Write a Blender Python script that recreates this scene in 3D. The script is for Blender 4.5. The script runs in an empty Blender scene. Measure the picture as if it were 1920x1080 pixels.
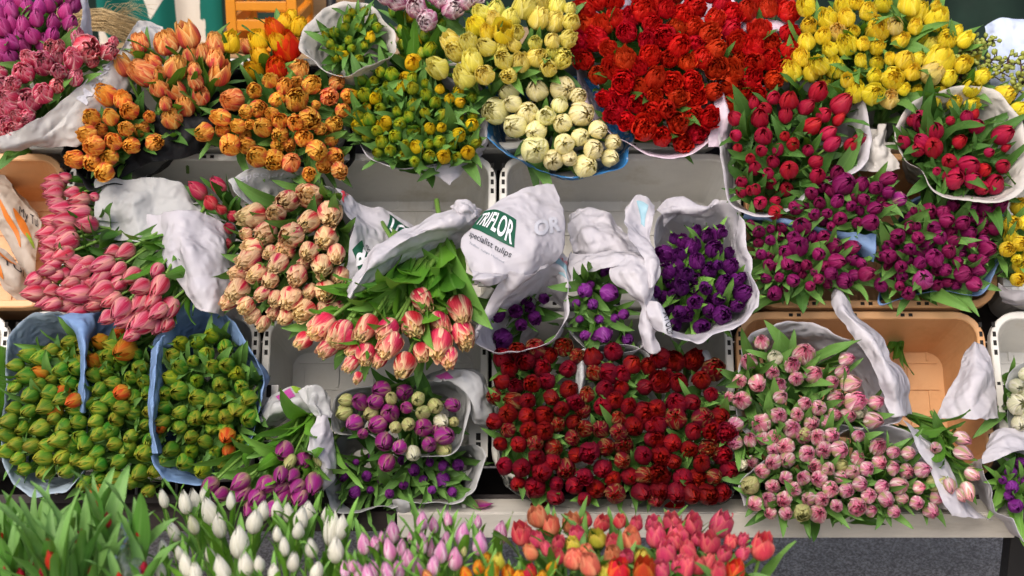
import bpy, bmesh, math, random
from mathutils import Vector, Matrix, Quaternion, noise
R = math.radians
scene = bpy.context.scene
COL = scene.collection
rnd = random.Random(7)

# ------------------------------------------------------------------ camera
CAM = Vector((0, -2.5, 1.6)); PITCH = R(18); LENS = 55.0
FPX = 1920 * LENS / 36.0
FWD = Vector((0, math.cos(PITCH), -math.sin(PITCH))); UPV = Vector((0, math.sin(PITCH), math.cos(PITCH)))
cd = bpy.data.cameras.new('camera'); cam = bpy.data.objects.new('camera', cd); COL.objects.link(cam)
cam.location = CAM; cam.rotation_euler = (R(90) - PITCH, 0, 0)
cd.lens = LENS; cd.sensor_width = 36; cd.clip_end = 400; cd.clip_start = .05
cd.dof.use_dof = True; cd.dof.focus_distance = 2.62; cd.dof.aperture_fstop = 4.5
scene.camera = cam

# sloping plane of the display: every crate opens along it
TILT = R(35)
PN = Vector((0, -math.cos(TILT), math.sin(TILT)))     # towards the buyer
PU = Vector((0, math.sin(TILT), math.cos(TILT)))      # up the slope
PX = Vector((1, 0, 0))
P0 = Vector((0, .12, .75))

def ray(px, py):
    return (FWD + PX * ((px - 960) / FPX) + UPV * ((540 - py) / FPX))
def P(px, py, off=0.0):
    d = ray(px, py); p = P0 + PN * off
    return CAM + d * ((p - CAM).dot(PN) / d.dot(PN))
def PY(px, py, Y):
    d = ray(px, py); return CAM + d * ((Y - CAM.y) / d.y)
def mpp(p): return (p - CAM).dot(FWD) / FPX
def L(s, t, o): return P0 + PX * s + PU * t + PN * o
def loc(px, py):
    q = P(px, py) - P0; return q.x, q.dot(PU)
def ldir(a): return (PX * a[0] + PU * a[1] + PN * a[2]).normalized()
def Z(ox, oy, sc, pts):
    return [(ox + p[0] / sc, oy + p[1] / sc) + ((p[2] / sc,) if len(p) > 2 and p[2] else (None,)) + tuple(p[3:]) for p in pts]

# ------------------------------------------------------------------ materials
def lin(c):
    if isinstance(c, str):
        c = c.lstrip('#'); c = [int(c[i:i+2], 16) / 255 for i in (0, 2, 4)]
        return tuple((x / 12.92 if x <= .04045 else ((x + .055) / 1.055) ** 2.4) for x in c) + (1,)
    return tuple(c) + (1,)
class NT:
    def __init__(s, name):
        s.m = bpy.data.materials.new(name); s.m.use_nodes = True; s.t = s.m.node_tree; s.t.nodes.clear()
        s.out = s.n('ShaderNodeOutputMaterial')
    def n(s, typ, **kw):
        nd = s.t.nodes.new(typ)
        for k, v in kw.items(): setattr(nd, k, v)
        return nd
    def l(s, a, b): s.t.links.new(a, b)
    def setin(s, sock, v):
        if hasattr(v, 'is_output') or isinstance(v, bpy.types.NodeSocket): s.l(v, sock)
        else: sock.default_value = v
    def math(s, op, a, b=None, c=None, clamp=False):
        nd = s.n('ShaderNodeMath', operation=op); nd.use_clamp = clamp
        s.setin(nd.inputs[0], a)
        if b is not None: s.setin(nd.inputs[1], b)
        if c is not None: s.setin(nd.inputs[2], c)
        return nd.outputs[0]
    def ramp(s, x, a, b, lo=0., hi=1.):
        nd = s.n('ShaderNodeMapRange', interpolation_type='SMOOTHSTEP')
        s.setin(nd.inputs['Value'], x)
        nd.inputs['From Min'].default_value = a; nd.inputs['From Max'].default_value = b
        nd.inputs['To Min'].default_value = lo; nd.inputs['To Max'].default_value = hi
        return nd.outputs['Result']
    def mix(s, f, a, b, blend='MIX'):
        nd = s.n('ShaderNodeMix', data_type='RGBA', blend_type=blend)
        s.setin(nd.inputs[0], f); s.setin(nd.inputs[6], a); s.setin(nd.inputs[7], b)
        return nd.outputs[2]
    def noise(s, scale, detail=4, rough=.55, vec=None, dist=0):
        nd = s.n('ShaderNodeTexNoise'); nd.inputs['Scale'].default_value = scale
        nd.inputs['Detail'].default_value = detail; nd.inputs['Roughness'].default_value = rough
        nd.inputs['Distortion'].default_value = dist
        if vec is None:
            tc = s.n('ShaderNodeTexCoord'); vec = tc.outputs['Object']
        s.l(vec, nd.inputs['Vector']); return nd.outputs['Fac']
    def bsdf(s, col, rough=.5, spec=.5, bump=None, bstr=.3, bdist=.002, trans=0., tcol=None, metal=0., coat=0.):
        b = s.n('ShaderNodeBsdfPrincipled'); s.setin(b.inputs['Base Color'], col); s.setin(b.inputs['Roughness'], rough)
        b.inputs['Specular IOR Level'].default_value = spec; b.inputs['Metallic'].default_value = metal
        b.inputs['Coat Weight'].default_value = coat
        if bump is not None:
            bn = s.n('ShaderNodeBump'); bn.inputs['Strength'].default_value = bstr; bn.inputs['Distance'].default_value = bdist
            s.l(bump, bn.inputs['Height']); s.l(bn.outputs[0], b.inputs['Normal'])
        o = b.outputs[0]
        if trans > 0:
            t = s.n('ShaderNodeBsdfTranslucent'); s.setin(t.inputs[0], tcol if tcol is not None else col)
            mx = s.n('ShaderNodeMixShader'); mx.inputs[0].default_value = trans
            s.l(o, mx.inputs[1]); s.l(t.outputs[0], mx.inputs[2]); o = mx.outputs[0]
        s.l(o, s.out.inputs[0]); return s.m

def petal_mat(name, body, edge=None, ea=.6, tip=None, ta=.6, base=None, ba=.8, mid=None, ma=.7, mid_outer=False, inner=None, ia=.7, hue=.012, val=.18, rough=.42, bw=.45):
    t = NT(name)
    at = t.n('ShaderNodeAttribute', attribute_name='pc'); sp = t.n('ShaderNodeSeparateColor'); t.l(at.outputs['Color'], sp.inputs[0])
    u, v, l = sp.outputs; w = at.outputs['Alpha']
    oi = t.n('ShaderNodeObjectInfo')
    cv = t.n('ShaderNodeCombineXYZ'); t.l(t.math('MULTIPLY', v, 10.), cv.inputs[0]); t.l(t.math('MULTIPLY', u, 1.1), cv.inputs[1])
    t.l(t.math('MULTIPLY_ADD', w, 31., t.math('MULTIPLY', oi.outputs['Random'], 50.)), cv.inputs[2])
    st = t.noise(1.6, 3, .6, cv.outputs[0])
    sv = t.math('SUBTRACT', st, .5)
    av = t.math('ABSOLUTE', t.math('MULTIPLY_ADD', v, 2., -1.))
    avs = t.math('MULTIPLY_ADD', sv, .7, av)
    us = t.math('MULTIPLY_ADD', sv, .5, u)
    c = lin(body)
    if inner: c = t.mix(t.math('MULTIPLY', t.ramp(l, .15, .7), ia), c, lin(inner))
    if edge: c = t.mix(t.math('MULTIPLY', t.ramp(avs, .45, 1.), ea), c, lin(edge))
    if tip: c = t.mix(t.math('MULTIPLY', t.ramp(us, .6, 1.02), ta), c, lin(tip))
    if mid:
        f = t.math('MULTIPLY', t.ramp(avs, .55, .0), ma)
        f = t.math('MULTIPLY', f, t.ramp(us, 1.05, .7))
        if mid_outer: f = t.math('MULTIPLY', f, t.ramp(l, .3, .05))
        c = t.mix(f, c, lin(mid))
    if base: c = t.mix(t.math('MULTIPLY', t.ramp(us, bw, .0), ba), c, lin(base))
    hs = t.n('ShaderNodeHueSaturation')
    t.setin(hs.inputs['Color'], c)
    t.l(t.math('MULTIPLY_ADD', t.math('SUBTRACT', oi.outputs['Random'], .5), hue * 2, .5), hs.inputs['Hue'])
    r2 = t.math('FRACT', t.math('MULTIPLY', oi.outputs['Random'], 17.31))
    vv = t.math('MULTIPLY_ADD', r2, val * 2, 1 - val)
    vv = t.math('MULTIPLY', vv, t.math('MULTIPLY_ADD', sv, .7, 1.))
    t.l(vv, hs.inputs['Value'])
    return t.bsdf(hs.outputs[0], rough + .06, .28, bump=st, bstr=.3, bdist=.002, trans=.38)

def leaf_mat(name, a, b, back):
    t = NT(name)
    at = t.n('ShaderNodeAttribute', attribute_name='pc'); sp = t.n('ShaderNodeSeparateColor'); t.l(at.outputs['Color'], sp.inputs[0])
    u, v, l = sp.outputs
    oi = t.n('ShaderNodeObjectInfo')
    cv = t.n('ShaderNodeCombineXYZ'); t.l(t.math('MULTIPLY', v, 14.), cv.inputs[0]); t.l(t.math('MULTIPLY', u, 1.), cv.inputs[1]); t.l(t.math('MULTIPLY', oi.outputs['Random'], 40.), cv.inputs[2])
    st = t.noise(1.5, 2, .6, cv.outputs[0])
    c = t.mix(t.math('MULTIPLY_ADD', st, .6, t.math('MULTIPLY_ADD', oi.outputs['Random'], .8, -.2), clamp=True), lin(a), lin(b))
    av = t.math('ABSOLUTE', t.math('MULTIPLY_ADD', v, 2., -1.))
    c = t.mix(t.ramp(av, .12, .0, 0, .35), c, lin(back))
    c = t.mix(t.ramp(u, .2, .0, 0, .4), c, lin('#9ab062'))
    g = t.n('ShaderNodeNewGeometry')
    c = t.mix(t.math('MULTIPLY', g.outputs['Backfacing'], .45), c, lin(back))
    return t.bsdf(c, t.math('MULTIPLY_ADD', st, .2, .4), .35, bump=st, bstr=.25, bdist=.002, trans=.2, tcol=lin('#6a9a24'))

def paper_mat(name, col, tint=None, rough=.6, trans=.18, print_col=None, speck=0):
    t = NT(name)
    n1 = t.noise(9, 4, .6)
    def rid(sc, dt):
        o = t.noise(sc, dt, .5); nd = o.node; nd.noise_type = 'RIDGED_MULTIFRACTAL'; nd.inputs['Lacunarity'].default_value = 2.2; nd.normalize = True; return o
    n2 = t.math('ADD', rid(20, 2), t.math('MULTIPLY', rid(55, 2), .45))
    c = t.mix(t.ramp(n1, .3, .75, 0, .55), lin(col), lin(tint or col))
    if print_col:
        n3 = t.noise(26, 5, .7); c = t.mix(t.ramp(n3, .54, .6, 0, .9), c, lin(print_col))
    return t.bsdf(c, rough, .35, bump=n2, bstr=1., bdist=.012, trans=trans)
def plain_mat(name, col, rough=.5, var=.25, scale=20, metal=0., spec=.4, bstr=.1, dirt=None, stretch=None):
    t = NT(name)
    vec = None
    if stretch:
        tc = t.n('ShaderNodeTexCoord'); mp = t.n('ShaderNodeMapping'); mp.inputs['Scale'].default_value = stretch
        t.l(tc.outputs['Object'], mp.inputs[0]); vec = mp.outputs[0]
    n1 = t.noise(scale, 6, .65, vec); n2 = t.noise(scale * 9, 4, .6, vec)
    base = lin(col); dk = tuple(x * (1 - var) for x in base[:3]) + (1,)
    c = t.mix(t.ramp(n1, .3, .7), dk, base)
    if dirt: c = t.mix(t.ramp(t.noise(scale * .5, 8, .7, vec), .52, .72, 0, .6), c, lin(dirt))
    return t.bsdf(c, t.math('MULTIPLY_ADD', n2, .25, rough - .12), spec, bump=n2, bstr=bstr, bdist=.002, metal=metal)

M = {}
M['leaf_dark'] = leaf_mat('leaf_dark', '#1e4312', '#3c6b1e', '#5d8a45')
M['leaf_mid'] = leaf_mat('leaf_mid', '#2c5a17', '#588a2b', '#7ba45c')
M['leaf_fresh'] = leaf_mat('leaf_fresh', '#376c24', '#6ba447', '#8db36c')
M['leaf_light'] = leaf_mat('leaf_light', '#3a7020', '#6fa832', '#86b45c')
M['stem'] = plain_mat('stem', '#6f9440', .45, .3, 30)
M['white_paper'] = paper_mat('white_paper', '#d8d5da', '#c6c4ce', .45, .38)
M['cream_paper'] = paper_mat('cream_paper', '#d0ccc6', '#c2beba', .55, .25)
M['pink_paper'] = paper_mat('pink_paper', '#e4d4e2', '#d3c6da', .5, .22)
M['grey_paper'] = paper_mat('grey_paper', '#b2b3b3', '#9fa2a4', .55, .15)
M['black_paper'] = paper_mat('black_paper', '#090a0e', '#0d0f15', .7, .0)
M['blue_paper'] = paper_mat('blue_paper', '#86a4cc', '#6c8ec0', .5, .3)
M['pale_blue_paper'] = paper_mat('pale_blue_paper', '#aebecb', '#9db2c8', .5, .3)
M['blue_print_paper'] = paper_mat('blue_print_paper', '#3e86c4', '#2f78b8', .45, .12, print_col='#d9e4ee')
M['sky_paper'] = paper_mat('sky_paper', '#c5d3ee', '#dfe4f2', .5, .22)
M['newspaper'] = paper_mat('newspaper', '#bfbcb8', '#aeacaa', .6, .1)
M['kraft_bag'] = paper_mat('kraft_bag', '#b8aca0', '#a89a8c', .6, .1)
M['green_print'] = plain_mat('green_print', '#0f4f38', .5, .15, 40)
M['white_print'] = plain_mat('white_print', '#dcdce2', .5, .05, 40)
M['black_print'] = plain_mat('black_print', '#20242c', .5, .1, 40)
M['grey_print'] = plain_mat('grey_print', '#8a8f9c', .5, .1, 40)
M['pale_print'] = plain_mat('pale_print', '#bfc0c8', .5, .1, 40)
M['teal_print'] = plain_mat('teal_print', '#8fb3c0', .5, .15, 40)
M['red_print'] = plain_mat('red_print', '#c8404e', .5, .1, 40)
M['orange_print'] = plain_mat('orange_print', '#d0762a', .5, .15, 40)
M['magenta_print'] = plain_mat('magenta_print', '#b04a94', .5, .15, 40)
M['lime_print'] = plain_mat('lime_print', '#86a838', .5, .15, 40)
M['white_plastic'] = plain_mat('white_plastic', '#dcdad3', .4, .12, 10, dirt='#a59c82')
M['peach_plastic'] = plain_mat('peach_plastic', '#dfab78', .42, .16, 9, dirt='#a9733f')
M['orange_plastic'] = plain_mat('orange_plastic', '#d98a22', .4, .12, 12)
M['green_plastic'] = plain_mat('green_plastic', '#7fc21c', .4, .1, 12)
M['black_plastic'] = plain_mat('black_plastic', '#17181a', .45, .2, 12)
M['painted_hole'] = plain_mat('painted_hole', '#1c1a18', .8, .1, 12)  # dark colour on raised boxes, painted in for the shade inside crate holes
M['dark_wood'] = plain_mat('dark_wood', '#2a2220', .7, .35, 14, stretch=(.4, 3, 3))
M['pale_wood'] = plain_mat('pale_wood', '#a78a64', .65, .3, 12, stretch=(.3, 4, 4))
M['rail_metal'] = plain_mat('rail_metal', '#bdb9b0', .55, .2, 16, dirt='#8b867c', stretch=(.35, 2, 2), bstr=.25)
M['black_post'] = plain_mat('black_post', '#141517', .5, .25, 14)
M['bud_green'] = plain_mat('bud_green', '#9aa24a', .5, .3, 60)
M['twig'] = plain_mat('twig', '#4a3326', .7, .3, 40)
M['straw'] = plain_mat('straw', '#d3b684', .6, .35, 30)
M['canvas'] = plain_mat('canvas', '#0c2a21', .8, .4, 3, bstr=.3)

def plastic_film():
    t = NT('plastic_film')
    tr = t.n('ShaderNodeBsdfTransparent'); gl = t.n('ShaderNodeBsdfGlossy'); gl.inputs['Roughness'].default_value = .12
    df = t.n('ShaderNodeBsdfDiffuse'); df.inputs[0].default_value = (.75, .8, .78, 1)
    m1 = t.n('ShaderNodeMixShader'); lw = t.n('ShaderNodeLayerWeight'); lw.inputs[0].default_value = .25
    t.l(t.math('MULTIPLY_ADD', lw.outputs['Fresnel'], .5, .05), m1.inputs[0]); t.l(tr.outputs[0], m1.inputs[1]); t.l(gl.outputs[0], m1.inputs[2])
    m2 = t.n('ShaderNodeMixShader'); t.l(t.ramp(t.noise(14, 5, .7), .5, .8, .03, .3), m2.inputs[0])
    t.l(m1.outputs[0], m2.inputs[1]); t.l(df.outputs[0], m2.inputs[2]); t.l(m2.outputs[0], t.out.inputs[0])
    return t.m
M['film'] = plastic_film()
def drop_mat():
    t = NT('water_drop')
    b = t.n('ShaderNodeBsdfPrincipled'); b.inputs['Base Color'].default_value = (.95, .98, .96, 1)
    b.inputs['Roughness'].default_value = .03; b.inputs['Transmission Weight'].default_value = .8; b.inputs['IOR'].default_value = 1.33
    t.l(b.outputs[0], t.out.inputs[0]); return t.m
M['drop'] = drop_mat()

def cloth_mat():
    t = NT('patterned_cloth')
    tc = t.n('ShaderNodeTexCoord'); mp = t.n('ShaderNodeMapping'); mp.inputs['Scale'].default_value = (11, 11, 6); mp.inputs['Rotation'].default_value = (0, R(38), 0)
    t.l(tc.outputs['Object'], mp.inputs[0])
    ck = t.n('ShaderNodeTexVoronoi', feature='F1', distance='CHEBYCHEV'); ck.inputs['Scale'].default_value = 1.; ck.inputs['Randomness'].default_value = .55
    t.l(mp.outputs[0], ck.inputs['Vector'])
    sp = t.n('ShaderNodeSeparateColor'); t.l(ck.outputs['Color'], sp.inputs[0])
    c = t.mix(t.ramp(sp.outputs[0], .44, .46), lin('#0e5f55'), lin('#c9c2b6'))
    c = t.mix(t.ramp(sp.outputs[1], .66, .68), c, lin('#17211f'))
    return t.bsdf(c, .8, .2)
M['patterned_cloth'] = cloth_mat()

def asphalt():
    t = NT('asphalt')
    tc = t.n('ShaderNodeTexCoord')
    vo = t.n('ShaderNodeTexVoronoi'); vo.inputs['Scale'].default_value = 280; t.l(tc.outputs['Object'], vo.inputs['Vector'])
    sp = t.n('ShaderNodeSeparateColor'); t.l(vo.outputs['Color'], sp.inputs[0])
    n1 = t.noise(2.5, 6, .6); n2 = t.noise(240, 3, .6)
    c = t.mix(t.ramp(sp.outputs[0], .2, .95), lin('#80756a'), lin('#d8cbbc'))
    c = t.mix(t.ramp(n1, .3, .7, 0, .4), c, lin('#8c8276'))
    return t.bsdf(c, .85, .3, bump=t.math('ADD', vo.outputs['Distance'], n2), bstr=.7, bdist=.004)
M['asphalt'] = asphalt()

# ------------------------------------------------------------------ object helpers
def obj(name, me, parent=None, mat=None):
    o = bpy.data.objects.new(name, me); COL.objects.link(o)
    if mat is not None:
        for m in (mat if isinstance(mat, (list, tuple)) else [mat]): me.materials.append(m)
    if parent is not None:
        o.parent = parent; w = Vector(); q = parent
        while q is not None: w = w + q.location; q = q.parent
        o.location = -w
    return o
def mesh(name, vs, fs, smooth=True, mi=None):
    me = bpy.data.meshes.new(name); me.from_pydata([tuple(v) for v in vs], [], fs)
    if smooth: me.polygons.foreach_set('use_smooth', [True] * len(me.polygons))
    if mi: me.polygons.foreach_set('material_index', mi)
    me.update(); return me
def empty(name, label, cat, at, group=None):
    o = bpy.data.objects.new(name, None); COL.objects.link(o); o.location = at; o.empty_display_size = .02
    o['label'] = label; o['category'] = cat
    if group: o['group'] = group
    return o
def tag(o, label, cat, group=None):
    o['label'] = label; o['category'] = cat
    if group: o['group'] = group
    return o
def struct(o): o['kind'] = 'structure'; return o
class MB:
    def __init__(s): s.v = []; s.f = []; s.mi = []
    def box(s, c, ax, half, mi=0):
        b = len(s.v)
        for i in (-1, 1):
            for j in (-1, 1):
                for k in (-1, 1): s.v.append(c + ax[0] * (i * half[0]) + ax[1] * (j * half[1]) + ax[2] * (k * half[2]))
        for q in ((0, 1, 3, 2), (4, 6, 7, 5), (0, 4, 5, 1), (2, 3, 7, 6), (0, 2, 6, 4), (1, 5, 7, 3)):
            s.f.append([b + i for i in q]); s.mi.append(mi)
    def tube(s, pts, rad, n=6, mi=0):
        b = len(s.v); k = len(pts)
        for i, p in enumerate(pts):
            d = (pts[min(i + 1, k - 1)] - pts[max(i - 1, 0)]).normalized()
            a = d.orthogonal().normalized(); c = d.cross(a)
            r = rad[i] if isinstance(rad, (list, tuple)) else rad
            for j in range(n):
                t = 2 * math.pi * j / n; s.v.append(p + a * (r * math.cos(t)) + c * (r * math.sin(t)))
        for i in range(k - 1):
            for j in range(n):
                s.f.append([b + i * n + j, b + i * n + (j + 1) % n, b + (i + 1) * n + (j + 1) % n, b + (i + 1) * n + j]); s.mi.append(mi)
        s.f.append([b + j for j in range(n)][::-1]); s.mi.append(mi)
        s.f.append([b + (k - 1) * n + j for j in range(n)]); s.mi.append(mi)
    def build(s, name, parent, mats, smooth=False, bevel=0):
        o = obj(name, mesh(name, s.v, s.f, smooth, s.mi), parent, mats)
        if bevel:
            m = o.modifiers.new('bevel', 'BEVEL'); m.width = bevel; m.segments = 2; m.limit_method = 'ANGLE'
        return o
WORLD = (Vector((1, 0, 0)), Vector((0, 1, 0)), Vector((0, 0, 1)))
PLANE = (PX, PU, PN)

# ------------------------------------------------------------------ tulip meshes (bloom width = 1)
KINDS = {
    'single': dict(h=1.45, layers=[(3, .50, 1.45, .10, 66, .012, .62), (3, .455, 1.42, .07, 62, .012, .62)]),
    'slim': dict(h=1.95, layers=[(3, .50, 1.95, .06, 66, .012, .75), (3, .45, 1.9, .05, 62, .012, .7)]),
    'bud': dict(h=1.4, layers=[(3, .50, 1.4, .07, 70, .015, .6), (3, .46, 1.38, .05, 64, .015, .6)]),
    'open': dict(h=1.22, layers=[(3, .50, 1.22, .33, 64, .02, .5), (3, .44, 1.24, .26, 60, .02, .5), (2, .2, .9, .1, 60, .03, .5)]),
    'double': dict(h=1.2, layers=[(5, .52, 1.12, .34, 52, .04, .42), (5, .46, 1.2, .26, 48, .05, .38), (5, .35, 1.2, .16, 50, .06, .38), (4, .2, 1.14, .06, 56, .06, .4)]),
    'fringed': dict(h=1.38, layers=[(4, .52, 1.26, .33, 58, .03, .42), (4, .46, 1.36, .28, 52, .05, .38), (6, .36, 1.4, .2, 40, .09, .36), (6, .24, 1.38, .12, 40, .1, .36), (4, .12, 1.34, .05, 50, .08, .4)]),
    'dbud': dict(h=1.12, layers=[(4, .50, 1.02, .22, 54, .02, .5), (5, .47, 1.1, .15, 46, .025, .45), (5, .36, 1.1, .09, 46, .03, .45), (4, .2, 1.05, .04, 50, .03, .45)]),
    'peony': dict(h=.9, layers=[(6, .54, .72, .47, 42, .04, .38), (7, .47, .86, .36, 40, .06, .34), (7, .37, .92, .26, 40, .06, .34), (6, .26, .93, .16, 46, .06, .36), (5, .14, .9, .06, 52, .05, .36)]),
}
def bloom_mesh(kind, seed, stem=3.4):
    r = random.Random(seed * 977 + 13); K = KINDS[kind]
    vs = [Vector((0, 0, 0))]; fs = []; pc = [(0, .5, 0, 0)]; mi = []
    NU, NV = 8, 6; nl = len(K['layers']); ph = r.random() * 6.28
    for li, (n, RR, H, cl, ha, ruf, ex) in enumerate(K['layers']):
        lay = li / max(1, nl - 1) if nl > 2 else li * .12
        ph += math.pi / n + r.uniform(-.1, .1)
        for k in range(n):
            f0 = ph + 2 * math.pi * k / n + r.uniform(-.1, .1)
            Rk = RR * r.uniform(.94, 1.05); ck = max(.03, cl * r.uniform(.75, 1.3)); Hk = H * r.uniform(.94, 1.04); hk = R(ha) * r.uniform(.92, 1.08)
            pr = r.random(); so = r.random() * 90; tw = r.uniform(-.12, .12); curl = r.uniform(-.02, .07)
            b = len(vs)
            for i in range(1, NU + 1):
                u = i / NU
                if u < .42: rad = .07 + (Rk - .07) * math.sin(math.pi / 2 * u / .42) ** .8
                else:
                    t = (u - .42) / .58; rad = Rk + (ck - Rk) * (t ** 1.9)
                z = Hk * (u ** 1.12) if u > .1 else Hk * u * .75
                wid = max(0., math.sin(math.pi * min(1, .12 + u * .88))) ** ex
                if u == 1: wid = .06 if ex > .46 else .38
                for j in range(NV + 1):
                    v = -1 + 2 * j / NV
                    a = f0 + v * hk * wid + tw * u
                    nz = noise.noise(Vector((v * 1.6 + so, u * 2.4, so * .7)))
                    n2 = noise.noise(Vector((v * 3.5 + so, u * 3, 7 + so)))
                    rr = rad + ruf * nz * (.3 + u) * 1.6 + curl * v * v * u - .03 * (1 - abs(v)) * (u > .2) * .5 + .012 * v
                    zz = z - .10 * Hk * (v * v) * (u ** 3) * (.4 + wid) + ruf * n2 * u * 1.2
                    vs.append(Vector((rr * math.cos(a), rr * math.sin(a), zz))); pc.append((u, (v + 1) / 2, lay, pr))
            w = NV + 1
            for j in range(NV): fs.append([0, b + j, b + j + 1]); mi.append(0)
            for i in range(NU - 1):
                for j in range(NV):
                    q = b + i * w + j; fs.append([q, q + w, q + w + 1, q + 1]); mi.append(0)
    if stem:
        m = MB(); s0 = r.uniform(-.25, .25); s1 = r.uniform(-.25, .25)
        m.tube([Vector((s0 * t * t, s1 * t * t, .04 - stem * t)) for t in (0, .15, .35, .6, 1)], [.075, .085, .09, .095, .1], 6)
        o = len(vs); vs += m.v; pc += [(.5, .5, 0, 0)] * len(m.v); fs += [[i + o for i in f] for f in m.f]; mi += [1] * len(m.f)
    me = mesh('tulip_' + kind, vs, fs, True, mi)
    ca = me.color_attributes.new('pc', 'FLOAT_COLOR', 'POINT')
    ca.data.foreach_set('color', [x for c in pc for x in c])
    return me
def leaf_mesh(seed):
    r = random.Random(seed * 31 + 5); vs = []; fs = []; pc = []
    NU, NV = 10, 4; W = r.uniform(.085, .13); bend = r.uniform(.12, .5); fold = r.uniform(.25, .7); tw = r.uniform(-.6, .6); wav = r.uniform(0, .02); tipb = r.uniform(-.25, .5); so = r.random() * 50
    x = z = 0.; ang = 0.
    for i in range(NU + 1):
        u = i / NU
        wd = W * (math.sin(math.pi * (u * .93 + .07) ** .8) ** .75 if u < 1 else 0.) + (.0015 if u == 1 else 0)
        if i: 
            ang = bend * u * 1.5 + tipb * max(0, u - .6) * 2
            x += math.sin(ang) / NU; z += math.cos(ang) / NU
        for j in range(NV + 1):
            v = -1 + 2 * j / NV
            f = fold * (1 - .5 * u)
            lx = -abs(v) * wd * math.sin(f) ; ly = v * wd * math.cos(f)
            lx += wav * math.sin(u * 14 + so + v * 2) * abs(v)
            c, s = math.cos(tw * u), math.sin(tw * u)
            nx, ny = lx * c - ly * s, lx * s + ly * c
            vs.append(Vector((x + nx * math.cos(ang), ny, z - nx * math.sin(ang)))); pc.append((u, (v + 1) / 2, 0, 0))
    w = NV + 1
    for i in range(NU):
        for j in range(NV):
            q = i * w + j; fs.append([q, q + 1, q + w + 1, q + w])
    me = mesh('leaf', vs, fs)
    ca = me.color_attributes.new('pc', 'FLOAT_COLOR', 'POINT'); ca.data.foreach_set('color', [x for c in pc for x in c])
    return me
_leafs = {}
def leafs(mat):
    if mat not in _leafs:
        _leafs[mat] = []
        for i in range(9):
            me = leaf_mesh(i); me.materials.append(M[mat]); _leafs[mat].append(me)
    return _leafs[mat]
_blooms = {}
def blooms(kind, var, stem):
    k = (kind, var, stem)
    if k not in _blooms:
        _blooms[k] = []
        for i in range(7):
            me = bloom_mesh(kind, i + hash_s(kind), stem); me.materials.append(M[var]); me.materials.append(M['stem']); _blooms[k].append(me)
    return _blooms[k]
def hash_s(s): return sum(ord(c) * (i + 3) for i, c in enumerate(s)) % 200
_stems = []
def stem_mesh():
    if not _stems:
        for i in range(4):
            r = random.Random(i + 40); m = MB(); s0 = r.uniform(-.6, .6); s1 = r.uniform(-.6, .6)
            m.tube([Vector((s0 * t * t, s1 * t * t, .04 - 5.6 * t)) for t in (0, .1, .25, .45, .7, 1)], [.08, .085, .09, .1, .105, .11], 7)
            me = mesh('stem', m.v, m.f); me.materials.append(M['stem']); _stems.append(me)
    return _stems

def inside(p, poly):
    x, y = p; c = False; j = len(poly) - 1
    for i in range(len(poly)):
        xi, yi = poly[i]; xj, yj = poly[j]
        if (yi > y) != (yj > y) and x < (xj - xi) * (y - yi) / (yj - yi) + xi: c = not c
        j = i
    return c
def samp(poly, sp, seed, d, dj=.15, most=100):
    r = random.Random(seed); xs = [p[0] for p in poly]; ys = [p[1] for p in poly]; pts = []
    fails = 0
    while fails < 1500 and len(pts) < most:
        p = (r.uniform(min(xs), max(xs)), r.uniform(min(ys), max(ys)))
        if inside(p, poly) and all((p[0] - q[0]) ** 2 + (p[1] - q[1]) ** 2 > sp * sp for q in pts):
            pts.append(p + (d * r.uniform(1 - dj, 1 + dj),)); fails = 0
        else: fails += 1
    return pts

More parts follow.
